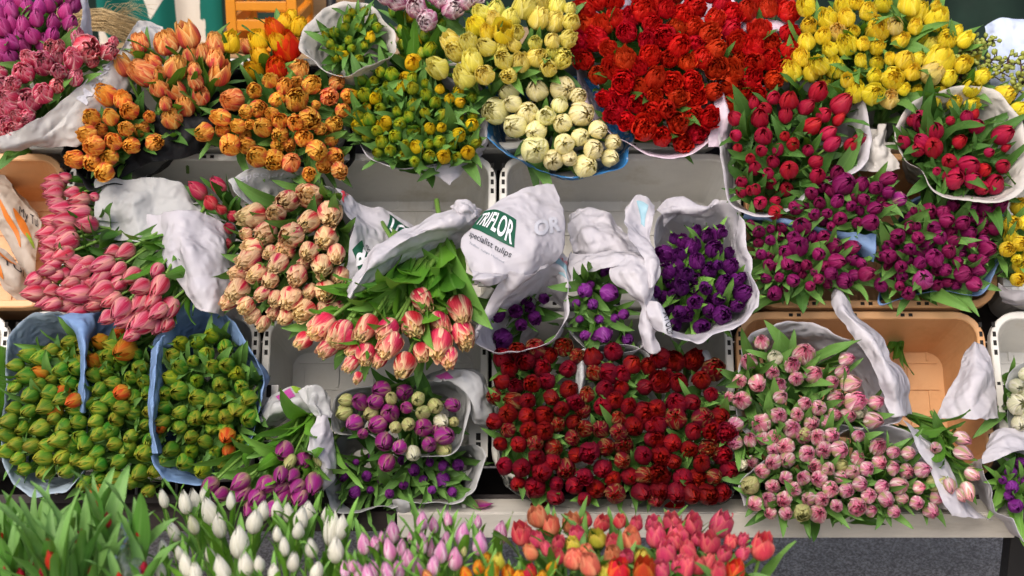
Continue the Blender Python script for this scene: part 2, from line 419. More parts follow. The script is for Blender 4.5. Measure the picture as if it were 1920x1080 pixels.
def hull(pts):
    pts = sorted(set(pts)); out = []
    for seq in (pts, pts[::-1]):
        s = []
        for p in seq:
            while len(s) > 1 and (s[-1][0] - s[-2][0]) * (p[1] - s[-2][1]) - (s[-1][1] - s[-2][1]) * (p[0] - s[-2][0]) <= 0: s.pop()
            s.append(p)
        out += s[:-1]
    return out
N_TULIPS = 0
def bunch(label, group, var, kind, heads, d=30, off=.05, dome=.03, ax=(0, -.3, .95), spread=.5, jit=.16, leaf=(2, 3.0, -2.4, .25), lm='leaf_mid', stem=False, up=None, seed=1, alt=None, slen=3.4, lw=1., fill=0., near=0, name='tulip_bunch'):
    """one bunch: an Empty that parents each tulip; a tulip is its bloom, its leaves are sub-parts"""
    global N_TULIPS
    r = random.Random(seed * 101 + len(heads))
    cx = sum(h[0] for h in heads) / len(heads); cy = sum(h[1] for h in heads) / len(heads)
    mx = max(math.hypot(h[0] - cx, h[1] - cy) for h in heads) + 1
    if up is None: root_at = P(cx, cy, -.14)
    else: root_at = PY(cx, cy, up(cy)); root_at.z = .04
    root = empty(name, label, 'tulip bunch', root_at, group)
    heads = list(heads); low = set()
    if fill:                                             # the flowers seen in the gaps, a little deeper
        hl = hull([(h[0], h[1]) for h in heads]); xs = [p[0] for p in hl]; ys = [p[1] for p in hl]; bad = 0
        while bad < 400 and len(heads) < 100:
            p = (r.uniform(min(xs), max(xs)), r.uniform(min(ys), max(ys)))
            if inside(p, hl) and all(math.hypot(p[0] - h[0], p[1] - h[1]) > fill * (h[2] if len(h) > 2 and h[2] else d) for h in heads):
                low.add(len(heads)); heads.append(p + (d * r.uniform(.7, .95),)); bad = 0
            else: bad += 1
    kinds = kind.split('|')
    for hi, h in enumerate(heads):
        px, py = h[0], h[1]; er = min(1, math.hypot(px - cx, py - cy) / mx) if up is None else 0; dp = (h[2] if len(h) > 2 and h[2] else d) * 1.02
        vr = h[3] if len(h) > 3 and h[3] else var
        kd = h[4] if len(h) > 4 else (kinds[0] if r.random() < .6 else r.choice(kinds))
        if alt and len(h) < 4 and r.random() < alt[1]: vr = alt[0]
        if up is None:
            o = off + dome * (1 - (math.hypot(px - cx, py - cy) / mx) ** 2) + r.uniform(-.012, .012) - (.022 if hi in low else 0)
            c = P(px, py, o)
            dr = ldir((ax[0] + spread * (px - cx) / mx + r.gauss(0, jit), ax[1] - spread * (py - cy) / mx * .7 + r.gauss(0, jit), ax[2]))
        else:
            c = PY(px, py, up(py) + r.uniform(-.02, .02) - (.1 if hi < near else 0))
            dr = Vector((ax[0] + spread * (px - cx) / mx + r.gauss(0, jit), ax[1] + r.gauss(0, jit) , ax[2])).normalized()
        D = dp * mpp(c)
        me = r.choice(blooms(kd, vr, 0 if stem else slen))
        q = dr.to_track_quat('Z', 'Y') @ Quaternion((0, 0, 1), r.uniform(0, 6.283))
        o = bpy.data.objects.new('tulip', me); COL.objects.link(o); o.parent = root
        o.rotation_mode = 'QUATERNION'; o.rotation_quaternion = q
        o.location = c - dr * (KINDS[kd]['h'] * .52 * D) - root_at
        g_ = r.uniform(.92, 1.06); o.scale = (D * g_ * r.uniform(.92, 1.06), D * g_ * r.uniform(.92, 1.06), D * g_ * r.uniform(.92, 1.12))
        N_TULIPS += 1
        if stem:
            s = bpy.data.objects.new('stem', r.choice(stem_mesh())); COL.objects.link(s); s.parent = o; s.rotation_euler = (0, 0, r.uniform(0, 6.28))
            if up is not None: s.scale = (1, 1, max(1., (c.z - .12) / (5.6 * D)))
        n, LL, zb, tl = leaf
        k = int(n) + (r.random() < n - int(n))
        a0 = r.uniform(0, 6.28)
        for i in range(k):
            lo = bpy.data.objects.new('leaf', r.choice(leafs(lm))); COL.objects.link(lo); lo.parent = o
            s = LL * r.uniform(.75, 1.2); z = zb + r.uniform(-.35, .35)
            lo.scale = (s * lw, s * lw, s)
            a = a0 + i * 2.4 + r.uniform(-.5, .5)
            lo.location = (.1 * math.cos(a), .1 * math.sin(a), z)
            lo.rotation_euler = (0, tl * (1 - .85 * er) + r.uniform(-.15, .15), a)
        if not stem and er < .7:                                     # a broad dark leaf added low among the stems to darken the gaps
            lo = bpy.data.objects.new('leaf', r.choice(leafs('leaf_dark'))); COL.objects.link(lo); lo.parent = o
            s = r.uniform(2.2, 2.7) * min(1.6, 30 / dp); lo.scale = (s * 1.9, s * 1.9, s); a = r.uniform(0, 6.28)
            lo.location = (0, 0, -2.9 * min(1.3, 30 / dp)); lo.rotation_euler = (0, .32, a)
    return root

# ------------------------------------------------------------------ paper
def cr(p0, p1, p2, p3, t):
    return tuple(.5 * ((2 * b) + (-a + c) * t + (2 * a - 5 * b + 4 * c - d) * t * t + (-a + 3 * b - 3 * c + d) * t ** 3) for a, b, c, d in zip(p0, p1, p2, p3))
def spl(pts, u):
    n = len(pts)
    if n == 1: return pts[0]
    if n == 2: return tuple(a + (b - a) * u for a, b in zip(*pts))
    x = max(0, min(.99999, u)) * (n - 1); i = int(x)
    g = lambda k: pts[max(0, min(n - 1, k))]
    return cr(g(i - 1), g(i), g(i + 1), g(i + 2), x - i)
_folds = {}
def crease(p, s, seed):
    """height of crumpled paper: straight sharp folds that fade in and out"""
    if seed not in _folds:
        r = random.Random(seed * 7 + 1); _folds[seed] = [(Vector((r.gauss(0, 1), r.gauss(0, .6), r.gauss(0, 1))).normalized() * r.uniform(.35, 1.5), r.uniform(0, 9), r.uniform(.3, 1.) ) for _ in range(6)]
    h = 0.
    q = p * s
    for k, (d, c, w) in enumerate(_folds[seed]):
        x = q.dot(d) + c + .12 * noise.noise(q * .7 + Vector((k, 0, 0))); t = abs((x % 2) - 1) * 2 - 1
        h += t * w * max(0., .35 + noise.noise(q * .45 + Vector((k * 5.1, seed, 2)))) / max(.6, d.length)
    for k in range(4):
        d, c0, w = _folds[seed][k]; x = (q * 2.6).dot(Vector((d.z, d.y, -d.x))) + c0 * 2 + .3 * noise.noise(q * 1.5); t = abs((x % 2) - 1) * 2 - 1
        h += .22 * t * w * max(0., .3 + noise.noise(q * 1.1 + Vector((k * 3.3, 1, seed))))
    return h * 1.25 + .4 * noise.noise(q * .28 + Vector((seed, 3, 1)))
def sheet(rows, mat, name, parent, seed=1, crum=.006, cs=15, n=(60, 60), Y=None, thick=.0004):
    crum *= .95; cs *= 2.1
    """a creased sheet of paper through rows of points (px, py, offset)"""
    def S0(u, v):
        q = spl([spl(rw, u) for rw in rows], v)
        return P(q[0], q[1], q[2]) if Y is None else PY(q[0], q[1], Y + q[2])
    def S(u, v, lift=0.):
        p = S0(u, v); e = .01
        du = S0(min(1, u + e), v) - S0(max(0, u - e), v); dv = S0(u, min(1, v + e)) - S0(u, max(0, v - e))
        nn = du.cross(dv)
        nn = nn.normalized() if nn.length > 1e-12 else PN
        if nn.dot(CAM - p) < 0: nn = -nn
        ed = min(u, 1 - u, v, 1 - v)
        if ed < .06: p = p + (du.normalized() + dv.normalized()) * (.0035 * noise.noise(p * 60) * (1 - ed / .06))
        return p + nn * (crum * crease(p, cs, seed) + lift)
    def inv(px, py):
        best = None
        for i in range(41):
            for j in range(41):
                q = spl([spl(rw, i / 40) for rw in rows], j / 40); e = (q[0] - px) ** 2 + (q[1] - py) ** 2
                if best is None or e < best[0]: best = (e, i / 40, j / 40)
        e, u, v = best; st = .0125
        while st > .0008:
            imp = False
            for du_, dv_ in ((st, 0), (-st, 0), (0, st), (0, -st)):
                q = spl([spl(rw, u + du_) for rw in rows], v + dv_); e2 = (q[0] - px) ** 2 + (q[1] - py) ** 2
                if e2 < e: e, u, v, imp = e2, u + du_, v + dv_, True; break
            if not imp: st /= 2
        return u, v
    S.at = lambda quad: [inv(*p) for p in quad]
    nu, nv = n; vs = []; fs = []
    for j in range(nv + 1):
        for i in range(nu + 1): vs.append(S(i / nu, j / nv))
    for j in range(nv):
        for i in range(nu):
            q = j * (nu + 1) + i; fs.append([q, q + 1, q + nu + 2, q + nu + 1])
    o = obj(name, mesh(name, vs, fs), parent, M[mat])
    m = o.modifiers.new('thickness', 'SOLIDIFY'); m.thickness = thick; m.offset = 0
    return o, S
def wrap(rim, mat, parent, depth=.14, shrink=.45, ax=(0, -.1, .95), closed=True, seed=1, crum=.006, cs=12, off=.05, name='paper_wrap', N=150, MR=20, up=None, flare=0., thick=.0004):
    crum *= 1.1; cs = 32
    """a paper cone: the rim seen in the photo, lofted back along the stems"""
    pts = [(p[0], p[1], p[2] if len(p) > 2 else off) for p in rim]; n = len(pts); ring = []
    if up is None: PP = lambda q: P(q[0], q[1], q[2])
    else: PP = lambda q: PY(q[0], q[1], up + q[2])
    for k in range(N if closed else N + 1):
        if closed:
            x = k / N * n; i = int(x); g = lambda j: pts[j % n]
            q = cr(g(i - 1), g(i), g(i + 1), g(i + 2), x - i)
        else: q = spl(pts, k / N)
        ring.append(PP(q))
    C = sum(ring, Vector()) / len(ring); d = -ldir(ax) if up is None else Vector((0, .05, -1))
    def S(k, f):
        p = ring[k]
        s = 1 - (1 - shrink) * (f ** .75)
        q = C + (p - C) * s + d * (depth * f)
        out = (p - C).normalized()
        w = .35 + .65 * math.sin(math.pi * min(1, f * .9 + .1))
        g = (1 - f) ** 4
        q = q + out * (crum * crease(q, cs, seed) + flare * (1 - f) ** 3 + g * .006 * noise.noise(p * 16 + Vector((seed, 0, 0))))
        q = q - d * (g * (.007 * noise.noise(p * 13 + Vector((0, seed, 0))) + .0025 * noise.noise(p * 60)))
        return q
    K = len(ring); vs = []; fs = []
    for j in range(MR + 1):
        for k in range(K): vs.append(S(k, j / MR))
    for j in range(MR):
        for k in range(K if closed else K - 1):
            a = j * K + k; b = j * K + (k + 1) % K
            fs.append([a, b, b + K, a + K])
    o = obj(name, mesh(name, vs, fs), parent, M[mat])
    m = o.modifiers.new('thickness', 'SOLIDIFY'); m.thickness = thick; m.offset = 0
    return o
def bil(c, x, y):
    a = [c[0][i] + (c[1][i] - c[0][i]) * x for i in (0, 1)]; b = [c[3][i] + (c[2][i] - c[3][i]) * x for i in (0, 1)]
    return a[0] + (b[0] - a[0]) * y, a[1] + (b[1] - a[1]) * y
def text_on(S, txt, quad, mat, name, parent, lift=.0022, shear=0., arch=None, bold=0.):
    """lettering laid on a sheet; quad = uv of its top left, top right, bottom right and bottom left corners"""
    cu = bpy.data.curves.new(name, 'FONT'); cu.body = txt; cu.size = 1; cu.shear = shear; cu.offset = bold; cu.resolution_u = 4
    t = bpy.data.objects.new(name, cu); COL.objects.link(t)
    dg = bpy.context.evaluated_depsgraph_get(); dg.update()
    me = bpy.data.meshes.new_from_object(t.evaluated_get(dg)); bpy.data.objects.remove(t); bpy.data.curves.remove(cu)
    bm = bmesh.new(); bm.from_mesh(me); bpy.data.meshes.remove(me)
    bmesh.ops.triangulate(bm, faces=bm.faces[:])
    for _ in range(2):
        w_ = max(v.co.x for v in bm.verts) - min(v.co.x for v in bm.verts)
        es = [e for e in bm.edges if e.calc_length() > max(.12, w_ * .02)]
        if es: bmesh.ops.subdivide_edges(bm, edges=es, cuts=2); bmesh.ops.triangulate(bm, faces=bm.faces[:])
    xs = [v.co.x for v in bm.verts]; ys = [v.co.y for v in bm.verts]
    x0, x1, y0, y1 = min(xs), max(xs), min(ys), max(ys)
    vs = []
    for v in bm.verts:
        x = (v.co.x - x0) / (x1 - x0); y = (v.co.y - y0) / (y1 - y0)
        if arch: lo, hi = arch(x); y = lo + (hi - lo) * y
        vs.append(S(*bil(quad, x, 1 - y), lift))
    bm.verts.index_update()
    fs = [[v.index for v in f.verts] for f in bm.faces]; bm.free()
    return obj(name, mesh(name, vs, fs, False), parent, M[mat])
def patch_on(S, quad, mat, name, parent, lift=.0014, top=None, bot=None, n=(24, 12)):
    vs = []; fs = []
    for j in range(n[1] + 1):
        for i in range(n[0] + 1):
            x = i / n[0]; t = top(x) if top else 0.; b = bot(x) if bot else 1.
            vs.append(S(*bil(quad, x, t + (b - t) * j / n[1]), lift))
    for j in range(n[1]):
        for i in range(n[0]):
            q = j * (n[0] + 1) + i; fs.append([q, q + 1, q + n[0] + 2, q + n[0] + 1])
    return obj(name, mesh(name, vs, fs), parent, M[mat])
def sub(o, child):                                   # keep child in place while it hangs from a part
    child.parent = o; child.location = (0, 0, 0)
    return child

# ------------------------------------------------------------------ petal colours
V = lambda name, *a, **k: M.__setitem__(name, petal_mat(name, *a, **k))
V('magenta', '#b23480', edge='#d878b6', ea=.55, tip='#cc6aac', ta=.45, base='#8a2060', ba=.5, hue=.012)
V('pinkwhite', '#d84e70', edge='#f8e0da', ea=.85, mid='#c41e4c', ma=.55, base='#dccfa8', ba=.75, inner='#e48494', hue=.012, tip='#f0bcc2', ta=.35)
V('orange', '#e8844a', edge='#f9d088', ea=.9, mid='#c8324a', ma=.8, mid_outer=True, inner='#f2a848', ia=.7, base='#cc3e4e', ba=.8, bw=.5, tip='#f8c874', ta=.55, val=.14)
V('orangegold', '#e8943c', edge='#f8d468', ea=.85, mid='#cc3848', ma=.75, mid_outer=True, inner='#f0b040', ia=.8, base='#c83a58', ba=.85, bw=.55, tip='#f6c858', ta=.5, val=.14)
V('goldyellow', '#efc222', edge='#f5d63a', ea=.5, inner='#ec9e1a', ia=.55, base='#b8a636', ba=.6)
V('flame', '#dc4a14', edge='#ee8c1c', ea=.6, inner='#ea8a14', ia=.6, base='#c8241c', ba=.6)
V('greenyellow', '#6f9226', edge='#a4b42a', ea=.5, tip='#c4bc24', ta=.5, base='#487a1e', ba=.8, inner='#d8c428', ia=.7, mid='#4a8024', ma=.75, mid_outer=True, val=.24, hue=.02)
V('brightyellow', '#dcbc1a', edge='#ebcc2c', ea=.5, inner='#d8a818', base='#8a9a22', ba=.6)
V('paleyellow', '#efe368', edge='#f6f0a8', ea=.6, tip='#f5ee9c', ta=.4, base='#d0cc50', ba=.5, inner='#f0da54', ia=.6, val=.1)
V('cream', '#f5eeae', edge='#f8f3d2', ea=.6, base='#ecd63c', ba=.95, bw=.6, inner='#f6efb4', ia=.6, tip='#f7f0cc', ta=.5, val=.08)
V('yellow', '#f3df38', edge='#f8ec74', ea=.5, base='#cbc83a', ba=.5, inner='#f2cc30', ia=.6, val=.1, hue=.01)
V('peachyellow', '#f2d67c', edge='#f4dfa8', ea=.6, inner='#f0b85a', ia=.6, base='#dcc850', ba=.5)
V('red', '#cb1a14', edge='#e03c28', ea=.5, inner='#d2240f', ia=.5, base='#b51424', ba=.5, tip='#de4428', ta=.35, hue=.01, val=.15)
V('redpink', '#b81a40', edge='#cc3a58', ea=.45, tip='#c8343c', ta=.4, base='#b01c48', ba=.5, mid='#c83a60', ma=.35, hue=.012)
V('purplemagenta', '#8c1a58', edge='#b04080', ea=.55, tip='#a83470', ta=.4, base='#6c0f48', ba=.5, mid='#7b1250', ma=.4, hue=.015)
V('pinkstripe', '#d27486', edge='#e2ae9c', ea=.75, mid='#bd1c44', ma=.95, base='#cdbb84', ba=.8, bw=.3, tip='#cf566c', ta=.3, hue=.008, val=.12)
V('smallpink', '#cc4058', edge='#dd8c84', ea=.5, mid='#bd2442', ma=.6, base='#a9a45a', ba=.6)
V('creampink', '#e2b894', edge='#f0dcb0', ea=.6, mid='#c41e48', ma=1., mid_outer=True, inner='#e8d096', ia=.85, base='#c83458', ba=.9, bw=.55, tip='#ecd4a0', ta=.5)
V('redcream', '#dc4862', edge='#f2dab4', ea=.9, mid='#cc2248', ma=.85, mid_outer=True, inner='#e6c868', ia=.95, base='#e8d4a8', ba=.5, bw=.25, tip='#f0dca4', ta=.6)
V('purple', '#60186a', edge='#86408c', ea=.5, inner='#561460', ia=.5, base='#74307a', ba=.5, tip='#78307e', ta=.4, val=.22, hue=.015)
V('violet', '#7c2686', edge='#a45cac', ea=.55, inner='#7a2080', base='#8c7a6c', ba=.55, tip='#8a3c98', ta=.4)
V('greenorange', '#6f9c32', edge='#aeb038', ea=.6, mid='#437e22', ma=.8, tip='#bf982c', ta=.5, base='#487a22', ba=.75, hue=.035, val=.22)
V('orangered', '#b8842a', edge='#d2a032', ea=.5, mid='#cc4c1c', ma=.75, base='#7d942c', ba=.85, bw=.6, tip='#d8601c', ta=.6, hue=.02)
V('purplegreen', '#9c3a86', edge='#bda878', ea=.6, mid='#a51f82', ma=.7, base='#b5b868', ba=.85, bw=.5, tip='#98347e', ta=.4, inner='#a0488a')
V('palegreen', '#bcc27a', edge='#d6d49c', ea=.6, mid='#a9447e', ma=.25, base='#93a84a', ba=.7, tip='#d0c890', ta=.4)
V('darkred', '#74101f', edge='#8e2434', ea=.4, inner='#b0140e', ia=.95, mid='#5e1024', ma=.5, mid_outer=True, base='#b0a870', ba=.6, bw=.24, tip='#94121a', ta=.35, val=.28, hue=.008)
V('darkredgreen', '#74141f', edge='#a8985c', ea=.55, inner='#a8120e', ia=.95, mid='#5f122a', ma=.6, mid_outer=True, base='#a9b06a', ba=.85, bw=.36, hue=.008)
V('pinkgreen', '#d898aa', edge='#f4ebe0', ea=.9, inner='#c8406c', ia=.6, mid='#a4b462', ma=.8, mid_outer=True, base='#b4bc74', ba=.8, bw=.4, tip='#cf4f80', ta=.5, val=.15)
V('whitegreen', '#e2e0c4', edge='#efece0', ea=.6, base='#b4c07a', ba=.7, mid='#c8cc98', ma=.4)
V('white', '#e6e4d6', edge='#efeee6', ea=.5, base='#cfd0a2', ba=.6, bw=.3, tip='#edece6', ta=.4, val=.06, hue=.004)
V('palepink', '#e6a8cc', edge='#f5e8ee', ea=.8, mid='#d878b8', ma=.75, base='#ecead4', ba=.8, bw=.4, tip='#e4a4cc', ta=.4, val=.08)
V('whitepink', '#d98cb0', edge='#f4e8ea', ea=.85, mid='#c4508c', ma=.5, mid_outer=True, base='#c46a98', ba=.6, inner='#eed8dc', ia=.8, tip='#f5eeee', ta=.8, val=.08)
V('coral', '#d64a64', edge='#e88478', ea=.6, mid='#cc3460', ma=.5, base='#d9806c', ba=.5, tip='#e58878', ta=.4, hue=.012, val=.14)
V('coralpeach', '#e08462', edge='#ecb084', ea=.6, mid='#d65a50', ma=.5, base='#d9a878', ba=.5)
V('redorange', '#cf2a22', edge='#e8843c', ea=.75, mid='#c61f2a', ma=.5, base='#d9a03c', ba=.5)
V('yelloworange', '#e09a1e', edge='#e9c43c', ea=.7, mid='#d8501e', ma=.75, base='#b9b43a', ba=.6)
V('yellowgreen', '#c6c244', edge='#d8cc6c', ea=.6, base='#8aa23a', ba=.6, tip='#dcae58', ta=.4)
V('redbud', '#b81c28', edge='#cc3a3c', ea=.5, base='#a08a3c', ba=.6)

A = lambda pts: Z(0, 0, 3, pts)
Bz = lambda pts: Z(640, 0, 3, pts)
Cz = lambda pts: Z(1280, 0, 3, pts)
Dz = lambda pts: Z(0, 300, 3, pts)
Ez = lambda pts: Z(640, 300, 3, pts)
Fz = lambda pts: Z(1280, 300, 3, pts)
Hz = lambda pts: Z(480, 600, 3, pts)
Iz = lambda pts: Z(1280, 560, 2.077, pts)
Jz = lambda pts: Z(0, 840, 3, pts)
Kz = lambda pts: Z(640, 840, 3, pts)
UP = (0, .5, .8); FACE = (0, -.22, .95); DOWN = (0, -.7, .7)
G_TOP = 'tulip bunches on the top row of the stall'
G_MID = 'tulip bunches in the middle row of crates'
G_LOW = 'tulip bunches in the bottom row of crates'
G_FRONT = 'tulip bunches standing upright in front of the stall'

# ---- top row
b = bunch('bunch of bright purple pink closed tulips beside white paper at the top left corner', G_TOP, 'magenta', 'single',
    A([(60,55),(155,45),(275,15),(205,95),(130,130),(65,130),(300,115),(370,55),(395,125),(15,150),(60,230),(180,195),(295,190),(240,235),(60,320),(420,15),(10,300),(5,250),(30,5),(110,5),(220,30),(330,-20),(390,-30),(130,250),(5,80),(-30,180),(-20,340),(110,190)]), d=29, off=.09, ax=(.1,.45,.8), leaf=(1.4,3,-1.9,.3), seed=1)
sheet([[(147,-40,.10),(160,-35,.08),(170,-30,.05)],[(156,20,.10),(166,24,.09),(172,30,.06)],[(148,58,.10),(166,70,.08),(178,76,.05)]], 'white_paper', 'paper_wrap', b, 3, .004)
b = bunch('bunch of pink and white double tulips wrapped in printed grey paper, above the peach crate', G_TOP, 'pinkwhite', 'double',
    A([(235,350,130),(160,320,100),(130,410,110),(410,335,105),(490,270,150),(430,200,100),(335,260,60),(610,290,90),(640,230,60),(420,435,90),(320,480,90),(240,525,110),(160,560,140),(60,540,100),(40,610,100),(90,650,90),(150,660,90),(75,740,120),(20,480,90),(10,570,90),(25,690,90),(70,470,90),(-20,640,100),(-10,410,90),(330,400,80),(520,340,80),(-5,760,90)]), d=36, off=.12, ax=(.15,-.05,.9), leaf=(1.2,3,-2,.3), fill=0.72, seed=2)
o, S = sheet([[(306,50,.04),(262,38,.06),(222,100,.10),(150,160,.13),(70,225,.15),(-20,262,.17)],[(312,78,.03),(268,88,.06),(236,130,.09),(165,196,.12),(85,258,.14),(-20,282,.16)],[(306,110,.0),(280,130,.02),(240,180,.05),(180,250,.08),(90,276,.11),(-20,292,.12)]], 'newspaper', 'paper_wrap', b, 5, .007)
sub(o, text_on(S, 'MARK', S.at([(143,184),(196,104),(214,116),(161,198)]), 'pale_print', 'printed_lettering', o, bold=.02))
sub(o, text_on(S, 'bloemen en planten', [(.04,.08),(.2,.18),(.2,.26),(.04,.16)], 'grey_print', 'printed_lettering', o))
b = bunch('bunch of pale orange double tulips with upright leaf tips beside grey printed paper', G_TOP, 'orange', 'double|open',
    A([(1055,195,140),(935,240,120),(790,245,90),(1210,255,110),(690,370,110),(860,350,90),(810,410,140),(990,380,120),(1095,385,75),(1140,300,80),(1235,410,130),(890,490,100),(985,500,105),(1100,455,90),(1130,530,115),(930,580,75),(965,665,105),(1300,230,120,'goldyellow'),(1210,330,100),(900,410,70)]), d=36, off=.09, ax=UP, leaf=(2,3.4,-2.0,.2), lm='leaf_mid', fill=0.75, seed=3)
sheet([[(225,235,.05),(270,225,.06),(335,215,.07),(410,165,.05)],[(235,285,.06),(280,272,.07),(345,255,.08),(420,205,.06)],[(225,335,.05),(280,305,.06),(345,296,.06),(420,262,.03)]], 'black_paper', 'paper_wrap', b, 6, .006)
b = bunch('bunch of golden orange double tulips in a black paper cone, overhanging the pink striped tulips', G_TOP, 'orangegold', 'double|dbud',
    A([(585,530,135),(690,560,90),(725,620,105),(510,660,110),(620,655,100),(485,755,95),(705,720,85),(525,820,110),(635,795,95),(735,820,105),(870,800,95),(415,895,105),(515,915,105),(615,885,90),(585,970,110),(840,655,65)]), d=34, off=.10, ax=(-.1,-.25,.9), leaf=(1.6,2.8,-2.2,.35), lm='leaf_dark', fill=0.8, seed=4)
wrap([(118,225),(150,185),(200,165,.06),(270,190,.04),(340,270,.03),(270,330,.05),(190,355,.07),(150,340,.07),(122,290,.06)], 'black_paper', b, depth=.13, shrink=.6, ax=(0,-.1,.95), seed=7, off=.055)
sheet([[(118,215,.05),(150,300,.06),(168,362,.05)],[(150,220,.03),(180,300,.03),(190,350,.03)],[(240,240,.0),(250,300,.0),(225,345,.0)]], 'black_paper', 'paper_wrap', b, 8, .005)
b = bunch('bunch of yellow and flame orange ruffled tulips right below the orange plastic crate', G_TOP, 'goldyellow', 'double',
    A([(1455,220,110),(1460,300,110),(1550,175,100,'flame'),(1610,255,150,'flame'),(1680,150,100),(1425,390,110),(1555,375,115,'flame'),(1675,410,115,'orange'),(1560,235,90),(1380,260,80,'orange'),(1640,90,60)]), d=34, off=.05, ax=UP, leaf=(2,3.2,-2.2,.3), fill=0.75, seed=5)
b = bunch('broad bunch of orange tulips with pink bases on black paper, left of the green buds', G_TOP, 'orangegold', 'double|dbud',
    A([(1900,460,100,'orange'),(1755,475,100),(1600,480,90),(1520,450,80),(1430,510,90),(1310,560,120,'orange'),(1560,560,90),(1670,560,120),(1855,545,115,'orange'),(1780,590,60),(1380,630,90),(1455,610,110),(1530,640,70),(1240,660,100),(1575,680,90),(1660,690,90),(1745,670,120),(1880,700,95),(1805,725,80),(1145,745,95),(1250,730,80),(1335,710,90),(1405,700,60),(1475,715,110),(1710,775,105),(1785,850,115),(1290,815,120),(1445,880,115),(1540,900,110),(1640,910,120,'orange'),(1910,960,100,'orange'),(1740,980,80),(1930,620,80),(1960,540,80)]), d=34, off=.09, ax=(.05,-.3,.9), leaf=(2.2,3,-2.2,.45), lm='leaf_mid', fill=0.72, seed=6)
wrap([(380,200),(420,130,.0),(520,120,.0),(650,140,.0),(660,230),(665,300),(640,322,.02),(560,310,.03),(480,300,.03),(420,275,.03),(365,255,.04)], 'black_paper', b, depth=.12, shrink=.7, seed=9, off=.03)
b = bunch('small bunch of green buds in a pale paper cone, above the green yellow bunch', G_TOP, 'greenyellow', 'dbud',
    Bz([(90,100),(165,205,60,'brightyellow'),(100,150),(40,220),(20,150),(130,250),(60,270),(200,150),(15,310,60,'brightyellow'),(180,100),(-45,270),(-10,280),(-70,240),(-30,330),(-90,190),(60,70),(-40,180),(130,60),(30,100),(100,330)]), d=18, off=.07, ax=(0,.1,.9), leaf=(3,5,-3.2,.12), lm='leaf_mid', seed=7)
wrap([(558,85,.09),(578,40,.08),(640,2,.06),(700,12,.06),(738,60,.08),(736,105,.1),(700,122,.12),(640,142,.12),(585,118,.11)], 'cream_paper', b, depth=.2, shrink=.3, ax=(-.15,.25,.9), seed=10, crum=.004)
b = bunch('wide bunch of green yellow peony buds in white paper, right of the orange tulips', G_TOP, 'greenyellow', 'dbud',
    samp([(660,145),(690,132),(740,130),(800,150),(850,162),(895,178),(900,215),(900,255),(880,285),(840,302),(790,308),(740,303),(692,283),(662,250),(655,200)], 21, 8, 23) + Bz([(95,705,95,'brightyellow'),(235,700,95,'brightyellow'),(190,550,80,'brightyellow'),(415,820,80,'brightyellow'),(740,700,75,'brightyellow'),(575,880,80,'brightyellow'),(405,350,100,'goldyellow'),(360,440,90,'brightyellow'),(500,270,90)]), off=.08, ax=(0,-.05,.95), leaf=(3,4.2,-2.7,.3), lm='leaf_mid', seed=8, alt=('brightyellow', .16))
wrap([(653,160),(648,220),(665,265,.06),(710,302,.07),(785,316,.08),(850,304,.07),(905,262,.06),(905,200,.04),(860,150,.02),(760,110,.0),(690,120,.03)], 'white_paper', b, depth=.13, shrink=.7, seed=11, off=.05, crum=.004)
sheet([[(780,312,.06),(850,302,.07),(915,262,.05)],[(812,328,.05),(850,322,.05),(912,278,.03)],[(842,342,.05),(848,340,.05),(900,290,.02)]], 'white_paper', 'paper_wrap', b, 12, .003)
b = bunch('tall leafy bunch of budding yellow tulips standing behind the green yellow buds', G_TOP, 'greenyellow', 'dbud',
    Bz([(340,180),(380,90,70,'brightyellow'),(420,230,80,'brightyellow'),(330,330),(470,200),(300,60),(560,140),(520,330),(450,290),(610,180),(350,250)]), d=24, off=.03, ax=(-.15,.8,.5), leaf=(3,5.6,-3.6,.12), lm='leaf_mid', seed=9)
b = bunch('small bunch of white tulips with pink purple edges, topmost above the green leaves', G_TOP, 'whitepink', 'double',
    [(x, y, d, 'whitepink') for x, y, d in Bz([(310,5,110),(420,35,120),(560,5,90),(630,45,120),(480,115,115),(700,5,90),(760,-10,90),(250,-20,90),(530,-20,90)])], d=36, off=.09, ax=(.1,-.2,.9), leaf=(1,3,-2,.3), seed=10)
b = bunch('large bunch of pale lemon yellow tulips, left of the big red bunch', G_TOP, 'paleyellow', 'double|dbud|open',
    Bz([(780,65,110),(870,40,120),(1035,35,130),(955,95,105),(755,145,110,'yellow'),(915,175,150,'yellow'),(1110,100,120),(1215,20,110),(1200,120,115),(1295,120,100),(820,180,80,'yellow'),(1190,220,95),(1275,220,90),(715,235,105),(610,235,110),(640,290,110),(810,260,110),(735,340,115),(900,270,80),(970,250,80),(910,330,110),(1010,345,110),(1095,320,100),(1090,240,80),(1180,290,70),(1245,325,130),(1165,380,100),(545,385,110),(690,430,125),(805,415,110),(940,425,100),(1120,20,90),(990,180,80),(1290,40,80),(860,110,80)]), d=36, off=.11, ax=(-.05,.15,.9), leaf=(1.6,3,-2.2,.3), fill=0.8, seed=11)
b = bunch('bunch of cream white tulips with yellow bases in blue and white printed paper', G_TOP, 'cream', 'dbud|dbud|double',
    Bz([(930,500,140),(1100,500,130),(1250,500,140),(860,620,145),(960,580,100),(1050,630,140),(1150,650,110),(1240,690,120),(1360,640,145),(1335,540,90),(970,710,130),(1090,740,110),(1255,810,130),(1350,770,110),(1450,730,110),(1090,840,150,'cream'),(1425,835,120),(1520,890,115),(1190,900,110),(1285,890,90),(1380,930,140),(1230,580,100),(1530,800,90)]), d=40, off=.075, ax=(.05,-.3,.9), leaf=(.8,2.4,-2,.4), fill=0.8, seed=12)
